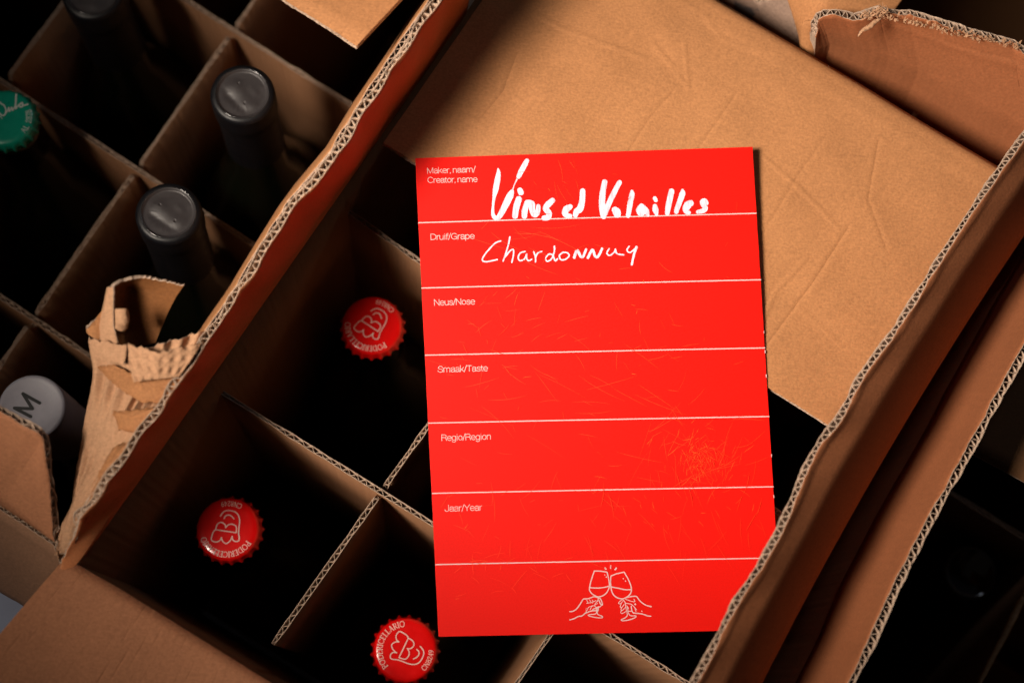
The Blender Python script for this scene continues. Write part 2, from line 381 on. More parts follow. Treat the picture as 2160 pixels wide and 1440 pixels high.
PL1 = U(470, 828, 640); PL1b = isect(U(470, 828, 640), d1, FRc, d2)
xs = {}
L1a, L1b = U(466, 826, 640), U(1452, 1441, 640)
L2a, L2b = U(731, 442, 640), U(1655, 1088, 640)
P1a, P1b = U(575, 1358, 640), U(908, 890, 640)
P2a, P2b = U(1085, 1447, 640), U(1160, 1340, 640)
e = lambda a, b: (b - a) / np.linalg.norm(b - a)
P1e = P1a + e(P1a, P1b) * 350; P2e = P2a + e(P2a, P2b) * 360; P2s = P2a - e(P2a, P2b) * 25
L1e = L1a + e(L1a, L1b) * 285; L2e = L2a + e(L2a, L2b) * 252
L3a = isect(FLc, d2, BLc - d2 * 75, d1); L3a = at_h(L3a, 648); L3e = L3a + d1 * 270
x11 = isect(P1a, P1e - P1a, L1a, L1e - L1a); x12 = isect(P1a, P1e - P1a, L2a, L2e - L2a)
x21 = isect(P2a, P2e - P2a, L1a, L1e - L1a); x22 = isect(P2a, P2e - P2a, L2a, L2e - L2a)
divider(divB, L1a, L1e, 640); divider(divB, L2a, L2e, 641); divider(divB, L3a, L3e, 650)
divider(divB, P1a, P1e, 640.5, dips=(x11, x12)); divider(divB, P2s, P2e, 640.5, dips=(x21, x22))

# ------------------------------------------------------------------ left carton
ca = U(300, 500, 700)
AR = FLc - d1 * 9.0                                            # its right wall stands against the middle carton
Ffa = U(125, 1146, 603); Ffl = U(-200, 935, 603)
AF = isect(AR, d2, Ffa, d1)
cartA = thing('wine_carton', 'open corrugated wine carton at the left, holding the black, green and grey capped bottles', 'carton', at_h(ca, HB + 3), 'opened wine cartons')
AW, AD_ = 330, 420
AFl = AF - d1 * AW; ABr = AF + d2 * AD_; ABl = AFl + d2 * AD_
cA = at_h((AF + ABl) / 2, 700)
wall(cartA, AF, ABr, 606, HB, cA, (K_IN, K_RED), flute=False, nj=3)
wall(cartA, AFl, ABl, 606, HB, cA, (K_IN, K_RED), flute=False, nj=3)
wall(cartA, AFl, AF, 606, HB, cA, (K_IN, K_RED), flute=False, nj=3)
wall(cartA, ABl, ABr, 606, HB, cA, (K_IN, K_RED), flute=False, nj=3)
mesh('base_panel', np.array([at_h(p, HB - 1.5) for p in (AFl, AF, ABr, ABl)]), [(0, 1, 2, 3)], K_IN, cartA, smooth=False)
# its right flap, torn to a strip that presses against the neighbour's flap
rs_px = [(400, 755), (450, 679), (500, 606), (552, 520), (600, 443), (635, 395), (700, 318), (760, 220), (820, 132), (880, 42), (935, -35), (1000, -130)]
e1 = np.array([U(x + 1, y - 1, 573 - max(0, 550 - y) * 0.055) for x, y in rs_px]); e0 = np.array([U(x - 8, y - 5, 600) for x, y in rs_px])
sheet('flap', cartA, e0, e1, EYE + np.array([-600, 0, 0]), nj=5, thick=2.6, mats=(K_FLAP, K_RED), jag=(0.8, 0.6, 0.5), crush=0.6, label='right flap torn to a narrow lit strip')
# front flap folded out, and the torn piece that still stands
sheet('flap', cartA, Uh([(-160, 962, 603), (0, 1065, 603), (60, 1104, 603), (122, 1146, 604), (134, 1180, 606)]),
      Uh([(-160, 1145, 650), (0, 1240, 650), (60, 1278, 650), (130, 1330, 650), (200, 1370, 650)]), EYE, nj=12, thick=3.2,
      mats=(kraft('kraft_dull_flap', (0.25, 0.13, 0.075), mottle=0.2), K_RED), surf=lambda S, u, v: S + np.array([0, 0, 1.0]) * (1.4 * np.exp(-(v / 0.08) ** 2))[..., None], label='front flap hanging outwards, dull brown')
tf0 = Uh([(-120, 978, 602), (0, 1057, 602), (60, 1096, 602), (121, 1138, 602)])
tf1 = Uh([(-130, 800, 566), (-60, 832, 566), (0, 861, 567), (22, 873, 567), (44, 886, 567), (63, 896, 567), (83, 907, 568), (95, 922, 570), (101, 958, 574), (107, 1000, 580), (111, 1050, 588), (118, 1120, 599)])
sheet('flap', cartA, tf0, tf1, EYE + np.array([-100, -500, 0]), nj=12, thick=3.6, mats=(K_FOLD, K_RED), jag=(1.0, 1.2, 1.2), crush=0.5, fine=1.5, label='small torn flap piece standing at the corner')
# back flap folded in (corner seen at the top edge of the photo)
sheet('flap', cartA, Uh([(640, -300, 556), (1100, -270, 556)]), Uh([(470, -85, 553), (600, 3, 553), (680, 53, 553), (752, 101, 553)]), EYE, nj=10, thick=3.3,
      mats=(K_ORANGE if False else K_FLAP, K_RED), surf=None, jag=(0.2, 0.2, 0.3), crush=0.2, label='back flap folded in with a clean corner')

# torn, curled remnant of the right flap
def rows_sheet(name, parent, rows, up, mats, thick=1.6, ridges=0.0, jagtop=0.8, bulge=4.0, label=None, nu=90, nv=60, pitch=4.4, rough_amp=0.15):
    rows = [[U(*p) for p in r] for r in rows]
    rr = np.array([resample(r, nu)[0] for r in rows])            # (nrow, nu, 3)
    k = np.linspace(0, len(rows) - 1, nv); S = np.empty((nu, nv, 3))
    for c in range(3):
        for i in range(nu): S[i, :, c] = np.interp(k, np.arange(len(rows)), rr[:, i, c])
    u = np.linspace(0, 1, nu)[:, None]; v = np.linspace(0, 1, nv)[None]
    gu = np.gradient(S, axis=0); gv = np.gradient(S, axis=1); n = np.cross(gu, gv); n /= np.linalg.norm(n, axis=2, keepdims=True) + 1e-9
    if np.dot(n[nu // 2, nv // 2], np.asarray(up) - S[nu // 2, nv // 2]) < 0: n = -n
    d = bulge * np.sin(np.pi * u) + 0 * v
    if ridges:
        wl = np.linalg.norm(S[-1] - S[0], axis=1).mean()
        d = d + ridges * np.sin(2 * np.pi * u * wl / pitch + v * 6) * (0.5 + 0.5 * np.sin(v * 17 + u * 5)) 
    d = d + rough_amp * nr.uniform(-1, 1, (nu, nv))
    S = S + n * d[..., None]
    S[:, -1] += (S[:, -1] - S[:, -2]) / (np.linalg.norm(S[:, -1] - S[:, -2], axis=1, keepdims=True) + 1e-6) * (noise1(nu, 3, jagtop) + noise1(nu, 1.3, jagtop * 0.5))[:, None]
    V, F, MI = grid_slab(S + n * thick / 2, S - n * thick / 2, 0, 1, 2)
    return mesh(name, V, F, list(mats) + [K_EDGE], parent, MI, np.zeros((len(V), 2)), True, label)
def shreds(parent, a, b, n, spread, ln, m, seed):
    r = random.Random(seed); V = []; F = []
    for i in range(n):
        t = r.random(); c = a + (b - a) * t + np.array([r.uniform(-1, 1), r.uniform(-1, 1), r.uniform(-0.5, 1)]) * spread
        th = r.uniform(0, 6.28); d = np.array([math.cos(th), math.sin(th), r.uniform(-0.4, 0.6)]) * r.uniform(0.4, 1) * ln
        sd = np.array([-d[1], d[0], 0]); sd = sd / (np.linalg.norm(sd) + 1e-6) * r.uniform(0.2, 0.6)
        k0 = len(V); bend = np.array([0, 0, r.uniform(-0.6, 0.6)]) + sd * r.uniform(-1, 1)
        pts = [c, c + d * 0.5 + bend, c + d]
        wd = [1, 0.8, 0.25]
        for p, ww in zip(pts, wd): V += [p - sd * ww, p + sd * ww]
        F += [(k0, k0 + 1, k0 + 3, k0 + 2), (k0 + 2, k0 + 3, k0 + 5, k0 + 4)]
    return mesh('frayed_fibres', V, F, m, parent, kind='stuff')
LEFT = EYE + np.array([-500, -100, -100])
torn = rows_sheet('torn_flap', cartA, [
    [(134, 1178, 604), (140, 1172, 603), (146, 1165, 600)], [(140, 1110, 602), (160, 1100, 594), (180, 1080, 585)],
    [(157, 1060, 600), (190, 1045, 592), (222, 1020, 578)], [(168, 990, 596), (225, 975, 586), (290, 925, 575)],
    [(176, 920, 592), (250, 900, 582), (345, 845, 575)], [(188, 850, 588), (280, 830, 578), (395, 772, 574)],
    [(196, 780, 583), (300, 770, 575), (430, 720, 574)], [(190, 722, 578), (300, 733, 572), (446, 692, 573)]],
    LEFT, (K_TORN, K_ORANGE), ridges=1.5, pitch=5.0, rough_amp=0.22, thick=2.2, bulge=3.0, label='torn curled flap with its pale ribbed layer bared', jagtop=1.2)
def patch(poly, mats, th=0.5, seed=0, lift=2.6, ridge=0.35, parent=None, base=None):
    r = random.Random(seed); P = []
    for k in range(len(poly)):
        a_, b_ = np.array(poly[k], float), np.array(poly[(k + 1) % len(poly)], float); n = max(2, int(np.linalg.norm((b_ - a_)[:2]) / 5))
        for j in range(n):
            q = a_ + (b_ - a_) * j / n; q[0] += r.uniform(-2.2, 2.2); q[1] += r.uniform(-2.2, 2.2); P.append(U(q[0], q[1], q[2] - lift * 0))
    P = np.array(P); c = P.mean(0); n = len(P); V = []
    rings = 5
    for k in range(rings + 1):
        t_ = k / rings
        for q in P:
            w_ = c + (q - c) * t_; w_ = w_ + np.array([-0.55, 0.1, 0.8]) * (1.6 * (1 - t_ ** 2) + r.uniform(-.15, .15)); V.append(w_)
    V = np.array(V); V2 = V - np.array([-0.4, 0.1, 0.8]) * th
    F = [(k * n + i, k * n + (i + 1) % n, (k + 1) * n + (i + 1) % n, (k + 1) * n + i) for k in range(rings) for i in range(n)]
    m_ = len(V); F2 = [tuple(x + m_ for x in f[::-1]) for f in F]; o = rings * n
    F3 = [(o + i, o + (i + 1) % n, o + (i + 1) % n + m_, o + i + m_) for i in range(n)]
    return mesh('torn_paper', np.concatenate([V, V2]), F + F2 + F3, mats, parent or torn, smooth=True)
patch([(206, 772, 578), (240, 770, 573), (285, 790, 570), (402, 772, 569), (352, 846, 569), (300, 850, 570), (262, 826, 573), (226, 796, 577)], K_PATCH, seed=1)
patch([(236, 868, 578), (300, 862, 571), (330, 858, 569), (290, 915, 572), (250, 905, 576)], K_PATCH, seed=2)
patch([(160, 1060, 592), (205, 1000, 584), (240, 940, 577), (288, 925, 573), (225, 1015, 573), (190, 1060, 580), (152, 1120, 592)], K_PATCH, seed=3)
rows_sheet('torn_paper', torn, [[(282, 806, 567), (320, 800, 566), (376, 795, 566)], [(272, 760, 567), (330, 770, 564), (405, 757, 565)],
    [(270, 728, 567), (340, 742, 562), (425, 725, 565)]], LEFT, (K_TORN, K_ORANGE), thick=0.6, bulge=1.0, nu=80, nv=30, jagtop=0.8, ridges=0.55, pitch=4.2)
rows_sheet('torn_paper', torn, [
    [(194, 752, 576), (230, 762, 572), (262, 768, 569)], [(190, 735, 576), (230, 748, 570), (266, 752, 568)],
    [(188, 712, 574), (230, 722, 570), (268, 730, 568)]], LEFT, (K_TORN, K_ORANGE), thick=0.6, bulge=1.0, nu=40, nv=20, jagtop=0.8)
shreds(torn, U(192, 724, 575), U(300, 737, 572), 24, 0.7, 1.4, K_TORN, 5)
tongue = rows_sheet('torn_flap', cartA, [
    [(205, 725, 584), (260, 745, 590), (328, 722, 590)], [(212, 690, 578), (262, 700, 587), (342, 688, 586)],
    [(222, 655, 572), (268, 655, 582), (358, 652, 580)], [(232, 622, 566), (272, 612, 576), (374, 622, 574)],
    [(233, 605, 562), (262, 596, 566), (300, 592, 569), (345, 596, 570), (388, 602, 570)]],
    EYE, (K_ORANGE, K_TORN), thick=1.5, bulge=-2.0, label='curled orange brown tongue of the torn flap', jagtop=0.5, rough_amp=0.04)
rows_sheet('torn_paper', tongue, [[(200, 728, 577), (225, 730, 573), (250, 726, 570)], [(205, 690, 575), (226, 688, 571), (240, 684, 568)],
    [(218, 650, 571), (230, 645, 568), (240, 650, 566)], [(228, 608, 566), (234, 604, 564), (241, 606, 562)]], LEFT, (K_TORN, K_ORANGE), thick=0.9, bulge=1.0, nu=24, nv=30, jagtop=0.5)
rows_sheet('torn_paper', tongue, [[(184, 700, 574), (196, 712, 573), (208, 722, 573)], [(182, 692, 573), (200, 686, 573), (216, 690, 573)],
    [(184, 688, 572), (204, 668, 572), (222, 650, 571)]], LEFT, (K_FLAP, K_FLAP), thick=0.8, bulge=0.6, nu=20, nv=16, jagtop=0.5)
rows_sheet('torn_paper', tongue, [[(246, 688, 568), (258, 690, 566), (262, 680, 565)], [(247, 670, 566), (262, 676, 562), (272, 668, 563)],
    [(248, 656, 566), (260, 652, 562), (270, 656, 563)]], LEFT, (K_TORN, K_TORN), thick=0.8, bulge=2.2, nu=20, nv=16, jagtop=0.7)

# dividers of the left carton
divA = thing('divider_grid', 'blurred cardboard bottle dividers inside the left carton around the black capped bottles', 'divider', at_h(ca, HB), 'cardboard divider grids in the cartons')
hA = 695
A1a, A1b = U(0, 625, hA), U(190, 748, hA); A2a, A2b = U(70, 215, hA), U(560, 532, hA); A3a, A3b = U(490, 62, hA), U(750, 222, hA)
APa, APb = U(75, 660, hA), U(490, 65, hA)
da = e(A2a, A2b); dp = e(APa, APb)
def endR(p): return isect(p, da, AF, d2) - da * 2
A1s, A1e = A1a - da * 150, endR(A1a); A2s, A2e = A2a - da * 190, endR(A2a); A3s, A3e = A3a - da * 270, endR(A3a)
APs, APe = APa - dp * 95, APa + dp * 330
AQ = U(-30, 225, hA); AQs, AQe = AQ - dp * 190, AQ + dp * 230
lines = [(A1s, A1e), (A2s, A2e), (A3s, A3e)]
for a, b in lines: divider(divA, at_h(a, hA), at_h(b, hA), hA, jag=0.7)
for a, b in ((APs, APe), (AQs, AQe)):
    divider(divA, at_h(a, hA), at_h(b, hA), hA + .6, dips=[isect(a, b - a, p, q - p) for p, q in lines], jag=0.7)

# ------------------------------------------------------------------ right carton
ce_px = [(1700, 1640), (1797, 1440), (1838, 1360), (1862, 1300), (1890, 1235), (1930, 1160), (1955, 1110), (2000, 1030), (2035, 970), (2071, 907), (2110, 830), (2160, 740), (2215, 640), (2300, 500)]
CE = np.array([U(x, y, 573) for x, y in ce_px]); CF = np.array([U(x - 105, y - 8, 645) for x, y in ce_px])
cc = U(2100, 1150, 700)
cartC = thing('wine_carton', 'open corrugated wine carton at the right edge, dark inside with one barely lit bottle', 'carton', at_h(cc, HB + 3), 'opened wine cartons')
def crum(S, u, v):
    S = S.copy(); S[..., 2] += (0.8 * np.sin(v * 9 + u * 14) + 0.5 * np.sin(v * 23 - u * 30)) * np.clip(v * 1.5, 0, 1); return S
sheet('flap', cartC, CF, CE, EYE + np.array([-400, 0, 200]), nj=16, thick=4.0, mats=(K_RED, K_IN), surf=crum, jag=(0.8, 0.6, 0.8), crush=0.35, label='left flap leaning over the bottles, crumpled')
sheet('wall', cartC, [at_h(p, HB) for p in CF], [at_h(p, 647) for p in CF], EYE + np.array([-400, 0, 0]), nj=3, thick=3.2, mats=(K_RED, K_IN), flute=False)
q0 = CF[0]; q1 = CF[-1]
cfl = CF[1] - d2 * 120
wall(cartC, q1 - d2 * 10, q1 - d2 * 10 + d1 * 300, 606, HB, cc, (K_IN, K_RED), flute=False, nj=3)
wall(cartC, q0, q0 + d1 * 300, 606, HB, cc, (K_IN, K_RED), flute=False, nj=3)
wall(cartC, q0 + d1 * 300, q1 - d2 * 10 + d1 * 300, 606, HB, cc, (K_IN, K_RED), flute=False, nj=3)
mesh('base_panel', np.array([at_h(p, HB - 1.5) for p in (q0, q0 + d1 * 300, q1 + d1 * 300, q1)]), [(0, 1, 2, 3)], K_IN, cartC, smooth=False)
sheet('flap', cartC, Uh([(2245, 560, 604), (2640, 800, 604)]), Uh([(2010, 935, 622), (2170, 1022, 622), (2420, 1160, 622)]), EYE, nj=10, thick=3.2, mats=(K_IN, K_RED), jag=(0.2, 0.2, 0.2), label='back flap folded in, in shadow')
divC = thing('divider_grid', 'dark cardboard dividers inside the right carton beside its dim bottle', 'divider', at_h(cc, HB), 'cardboard divider grids in the cartons')
c1 = U(1960, 1010, 715); c2 = U(1800, 1460, 715); 
divider(divC, at_h(c1, 715), at_h(c1 + d1 * 230, 715), 715); divider(divC, at_h(c2, 715), at_h(c2 + d1 * 230, 715), 715)
c3 = U(2110, 1360, 715); divider(divC, at_h(c3 - d2 * 60, 716), at_h(c3 + d2 * 200, 716), 716, dips=(isect(c3, d2, c1, d1), isect(c3, d2, c2, d1)))

# ------------------------------------------------------------------ far carton (behind the back flap)
cdn = U(1900, 40, 640)
cartD = thing('wine_carton', 'torn carton behind the bright back flap, with ragged reddish flap in the top right corner', 'carton', at_h(cdn, HB + 3), 'opened wine cartons')
tb0 = Uh([(1712, 112, 612), (1737, 131, 630), (1902, 230, 648), (2112, 356, 650), (2332, 488, 650)])
tb1 = Uh([(1711, 78, 598), (1716, 52, 590), (1724, 36, 584), (1736, 28, 580), (1762, 26, 578), (1784, 30, 578), (1800, 36, 578), (1822, 30, 576), (1850, 19, 575), (1880, 24, 575), (1920, 26, 574), (1960, 38, 574), (2000, 50, 574), (2060, 68, 573), (2135, 86, 573), (2165, 110, 573), (2330, 170, 573)])
def tbf(S, u, v):
    S = S.copy(); S[..., 2] += 30 * np.clip(u * 4, 0, 1) * np.clip(v / 0.25, 0, 1) * (1 - v)
    k = np.exp(-((v - (0.80 + 0.04 * np.sin(u * 9))) / 0.03) ** 2) * np.clip((u - 0.2) * 5, 0, 1); S[..., 2] += 1.1 * k
    S[..., 2] += 3.0 * np.exp(-((u - 0.02) / 0.05) ** 2) * v + 0.7 * np.sin(u * 11 + 1) * np.sin(v * 3)
    return S
fD = sheet('flap', cartD, tb0, tb1, EYE, nj=40, thick=4.4, mats=(K_RED, K_RED), surf=tbf, jag=(1.6, 0.4, 1.2), crush=0.4, fine=1.3, label='reddish brown flap with ragged corrugated edge')
rows_sheet('torn_paper', fD, [[(1838, 48, 572), (1850, 44, 571), (1860, 40, 570)], [(1826, 60, 572), (1836, 56, 571), (1846, 52, 571)], [(1814, 66, 572), (1819, 64, 572), (1824, 62, 572)], [(1809, 76, 573), (1811, 76, 573), (1813, 76, 573)]], EYE, (K_TORN, K_TORN), thick=0.6, bulge=0.8, nu=12, nv=24, jagtop=0.5)
shreds(fD, U(1820, 36, 572), U(1866, 24, 571), 70, 1.6, 3.0, K_TORN, 1)
shreds(fD, U(1850, 30, 572), U(2150, 100, 571), 160, 1.3, 2.0, K_TORN, 2)
rows_sheet('flap', cartD, [[(1700, 128, 622), (1708, 135, 620), (1716, 125, 618)], [(1694, 90, 614), (1704, 100, 610), (1722, 72, 606)],
    [(1680, 45, 606), (1704, 50, 600), (1748, 30, 596)], [(1664, 0, 600), (1740, 8, 590), (1880, 30, 592)], [(1640, -60, 596), (1760, -50, 584), (1935, -45, 588)]],
    EYE, (K_FLAP, K_RED), thick=2.4, bulge=2.5, nu=60, nv=40, label='curled kraft flap, out of focus', rough_amp=0.03)
sheet('wall', cartD, Uh([(1505, -10, 640), (1600, 48, 640), (1705, 120, 640), (1760, 150, 640)]), Uh([(1545, -60, 628), (1600, 6, 626), (1660, -20, 622), (1700, 0, 620)]), EYE, nj=10, thick=2.6, mats=(K_GREY, K_RED), jag=(1.4, 1, 1), crush=0.5, label='worn grey printed panel')
da0 = BLc + d2 * 18 + d1 * 85; da1 = BRc + d2 * 18 + d1 * 120
wall(cartD, da0, da1, 645, HB, EYE, (K_RED, K_IN), flute=False, nj=3)
wall(cartD, da0 + d2 * 350, da1 + d2 * 350, 606, HB, EYE, (K_IN, K_RED), flute=False, nj=3)
wall(cartD, da1 + d1 * 150, da1 + d1 * 150 + d2 * 350, 606, HB, EYE, (K_IN, K_RED), flute=False, nj=3)
wall(cartD, da0, da0 + d2 * 350, 606, HB, EYE, (K_IN, K_RED), flute=False, nj=3)
sheet('flap', cartD, [at_h(da0, 604), at_h(da0 + d2 * 350, 604)], [at_h(da0 - d1 * 12, 430), at_h(da0 + d2 * 350 - d1 * 12, 430)], EYE, nj=6, thick=3.2, mats=(K_IN, K_RED), label='left flap standing open')  # unseen flap, added to block the key light from the carton's inside
sheet('flap', cartD, [at_h(da0 + d2 * 350, 604), at_h(da1 + d1 * 150 + d2 * 350, 604)], [at_h(da0 + d2 * 362, 450), at_h(da1 + d1 * 150 + d2 * 362, 450)], EYE, nj=6, thick=3.2, mats=(K_IN, K_RED), label='added back flap out of view, keeping fill light out')  # unseen flap, added to keep the fill off the base panel
mesh('base_panel', np.array([at_h(p, HB - 1.5) for p in (da0, da1 + d1 * 150, da1 + d1 * 150 + d2 * 350, da0 + d2 * 350)]), [(0, 1, 2, 3)], K_IN, cartD, smooth=False)

# ------------------------------------------------------------------ bottles
def lathe(profile, seg=72, mod=None):
    V = []; F = []
    for k, (r, z) in enumerate(profile):
        for i in range(seg):
            a = 2 * math.pi * i / seg; rr, zz = (mod(k, a, r, z) if mod else (r, z))
            V.append((rr * math.cos(a), rr * math.sin(a), zz))
    for k in range(len(profile) - 1):
        for i in range(seg):
            j = (i + 1) % seg; F.append((k * seg + i, (k + 1) * seg + i, (k + 1) * seg + j, k * seg + j))
    return V, F

def ribbon(pts, wd, smooth=True, z0=0.0, dz=0.0008, closed=False):
    """pen stroke in 2-D (mm) as a strip with round ends; returns verts, faces"""
    P = np.array(pts, float); W = np.array(wd if hasattr(wd, '__len__') else [wd] * len(P), float)
    if len(P) == 1: P = np.array([P[0], P[0] + [1e-3, 0]]); W = np.array([W[0]] * 2)
    if smooth and len(P) > 2:
        Q = []; Wq = []
        for i in range(len(P) - 1):
            p0 = P[max(i - 1, 0)]; p1 = P[i]; p2 = P[i + 1]; p3 = P[min(i + 2, len(P) - 1)]
            for t in np.linspace(0, 1, 7)[:-1]:
                Q.append(0.5 * ((2 * p1) + (-p0 + p2) * t + (2 * p0 - 5 * p1 + 4 * p2 - p3) * t * t + (-p0 + 3 * p1 - 3 * p2 + p3) * t ** 3))
                Wq.append(W[i] * (1 - t) + W[i + 1] * t)
        Q.append(P[-1]); Wq.append(W[-1]); P = np.array(Q); W = np.array(Wq)
    T = np.gradient(P, axis=0); T /= np.linalg.norm(T, axis=1, keepdims=True) + 1e-9
    # round caps
    def cap(p, t, w, rev):
        a = np.linspace(math.pi / 2 * 0.93, math.pi / 8, 4); pp = [p + t * (w / 2) * math.sin(x) for x in a]; ww = [w * math.cos(x) for x in a]
        return (pp, ww) if rev else (pp[::-1], ww[::-1])
    c0, w0 = cap(P[0], -T[0], W[0], True); c1, w1 = cap(P[-1], T[-1], W[-1], False)
    P = np.concatenate([c0, P, c1]); W = np.concatenate([w0, W, w1]); T = np.concatenate([[T[0]] * 4, T, [T[-1]] * 4])
    Nn = np.stack([-T[:, 1], T[:, 0]], 1); A = P + Nn * W[:, None] / 2; B = P - Nn * W[:, None] / 2
    n = len(P); z = z0 + dz * np.arange(n)
    V = np.concatenate([np.c_[A, z], np.c_[B, z]])
    F = [(i, i + n, i + 1 + n, i + 1) for i in range(n - 1)]
    return V, F

class Ink:
    def __init__(s): s.V = []; s.F = []; s.k = 0
    def add(s, pts, wd, smooth=True, z=0.03):
        V, F = ribbon(pts, wd, smooth, z + 0.0015 * s.k); s.k += 1
        o = len(s.V); s.V += V.tolist(); s.F += [tuple(i + o for i in f) for f in F]

# serif capitals as strokes: list of (points, width) in a box 0..w x 0..1
GL = {
 'P': (0.62, [([(0.14, 0), (0.14, 1)], .13), ([(0.14, 0.97), (0.4, 0.97), (0.56, 0.84), (0.54, 0.62), (0.4, 0.5), (0.14, 0.5)], .09), ([(0, 0.02), (0.3, 0.02)], .06), ([(0, 0.98), (0.2, 0.98)], .06)]),
 'O': (0.9, [([(0.45, 1), (0.16, 0.86), (0.05, 0.5), (0.16, 0.14), (0.45, 0), (0.74, 0.14), (0.85, 0.5), (0.74, 0.86), (0.45, 1)], .10)]),
 'D': (0.82, [([(0.14, 0), (0.14, 1)], .13), ([(0.14, 0.98), (0.45, 0.96), (0.7, 0.78), (0.77, 0.5), (0.7, 0.2), (0.45, 0.03), (0.14, 0.02)], .09), ([(0, 0.02), (0.2, 0.02)], .06), ([(0, 0.98), (0.2, 0.98)], .06)]),
 'E': (0.6, [([(0.14, 0), (0.14, 1)], .13), ([(0.02, 0.98), (0.52, 0.98)], .07), ([(0.14, 0.52), (0.42, 0.52)], .07), ([(0.02, 0.02), (0.54, 0.02)], .07), ([(0.53, 0), (0.54, 0.16)], .05), ([(0.52, 0.84), (0.52, 1)], .05)]),
 'R': (0.7, [([(0.14, 0), (0.14, 1)], .13), ([(0.14, 0.97), (0.4, 0.97), (0.54, 0.84), (0.52, 0.64), (0.38, 0.52), (0.14, 0.52)], .09), ([(0.34, 0.5), (0.52, 0.22), (0.7, 0.02)], .11), ([(0, 0.02), (0.28, 0.02)], .06)]),
 'I': (0.28, [([(0.14, 0), (0.14, 1)], .13), ([(0.0, 0.02), (0.28, 0.02)], .06), ([(0.0, 0.98), (0.28, 0.98)], .06)]),
 'C': (0.76, [([(0.72, 0.82), (0.6, 0.96), (0.42, 1), (0.16, 0.86), (0.05, 0.5), (0.16, 0.14), (0.42, 0), (0.6, 0.04), (0.72, 0.18)], .10), ([(0.72, 0.72), (0.72, 0.98)], .05)]),
 'L': (0.58, [([(0.14, 0), (0.14, 1)], .13), ([(0.02, 0.02), (0.52, 0.02)], .07), ([(0.02, 0.98), (0.28, 0.98)], .06), ([(0.52, 0), (0.54, 0.2)], .05)]),
 'A': (0.78, [([(0.1, 0), (0.38, 1)], .07), ([(0.38, 1), (0.68, 0)], .13), ([(0.2, 0.34), (0.58, 0.34)], .06), ([(0, 0.02), (0.2, 0.02)], .05), ([(0.56, 0.02), (0.8, 0.02)], .05)]),
 'N': (0.82, [([(0.12, 0), (0.12, 1)], .07), ([(0.12, 1), (0.7, 0)], .13), ([(0.7, 0), (0.7, 1)], .07), ([(0.0, 0.02), (0.24, 0.02)], .05), ([(0.58, 0.98), (0.82, 0.98)], .05)]),
 '8': (0.56, [([(0.28, 0.54), (0.08, 0.68), (0.1, 0.9), (0.28, 1), (0.46, 0.9), (0.46, 0.68), (0.28, 0.54), (0.06, 0.38), (0.06, 0.12), (0.28, 0), (0.5, 0.12), (0.5, 0.38), (0.28, 0.54)], .09)]),
 '2': (0.56, [([(0.06, 0.76), (0.14, 0.94), (0.3, 1), (0.46, 0.88), (0.44, 0.64), (0.2, 0.28), (0.06, 0.06)], .09), ([(0.05, 0.04), (0.52, 0.04)], .09)]),
 '4': (0.58, [([(0.42, 0), (0.42, 1)], .10), ([(0.42, 1), (0.04, 0.3)], .06), ([(0.02, 0.3), (0.56, 0.3)], .08)]),
 '9': (0.56, [([(0.48, 0.66), (0.3, 0.44), (0.1, 0.52), (0.06, 0.8), (0.28, 1), (0.48, 0.86), (0.48, 0.5), (0.34, 0.16), (0.12, 0)], .09)]),
 '7': (0.52, [([(0.02, 0.96), (0.5, 0.96)], .10), ([(0.5, 0.94), (0.2, 0)], .09)]),
 ' ': (0.4, []),
}
def arc_text(ink, txt, rad, size, amid, outward=True, sp=0.10, bold=1.0):
    """outward: letter tops point away from the centre (text along the top)"""
    ws = [GL[c][0] + sp for c in txt]; tot = sum(ws) * size; rm = rad + (size / 2 if outward else -size / 2)
    span = tot / rm; x = 0
    for c, wd in zip(txt, ws):
        cen = (x + wd / 2 - sum(ws) / 2) * size
        for pts, tw in GL[c][1]:
            q = []
            for px, py in pts:
                lx = (x + px - sum(ws) / 2) * size; ly = py * size
                if outward: a = amid - lx / rm; r = rad + ly
                else: a = amid + lx / rm; r = rad - ly
                q.append((r * math.cos(a), r * math.sin(a)))
            ink.add(q, tw * size * bold, smooth=len(pts) > 2)
        x += wd

def copy_tree(o, parent=None):
    c = o.copy(); col.objects.link(c)
    if parent is not None: c.parent = parent; c.matrix_parent_inverse = o.matrix_parent_inverse.copy()
    for ch in list(o.children): copy_tree(ch, c)
    return c

def pose(o, mouth, H, rz, lean):
    """stand a bottle with its mouth at a point, its base shifted by lean (mm)"""
    b = np.array([mouth[0] + lean[0], mouth[1] + lean[1], mouth[2] - H]); ax = Vector(mouth - b).normalized()
    q = Vector((0, 0, 1)).rotation_difference(ax) @ Matrix.Rotation(math.radians(rz), 3, 'Z').to_quaternion()
    o.rotation_euler = q.to_euler(); o.location = (Vector(mouth) - ax * H) / 1000
def glass_part(parent, top, H, body=38):
    # z measured from the base (0) to the mouth (H)
    sh = H - 90 - 45
    pr = [(0, 3), (body - 12, 0), (body - 2, 2), (body, 8), (body, sh - 20), (body - 3, sh), (body - 12, sh + 22), (20, sh + 45), (15.5, H - 80), (14, H - 40), (13.6, H - 16), (14.6, H - 15), (14.6, H - 8), (13.2, H - 6), (13.0, H - 1.5), (0, H - 1.4)]
    V, F = lathe(pr, 48); return mesh('glass', V, F, M_GLASS, parent, local=True)

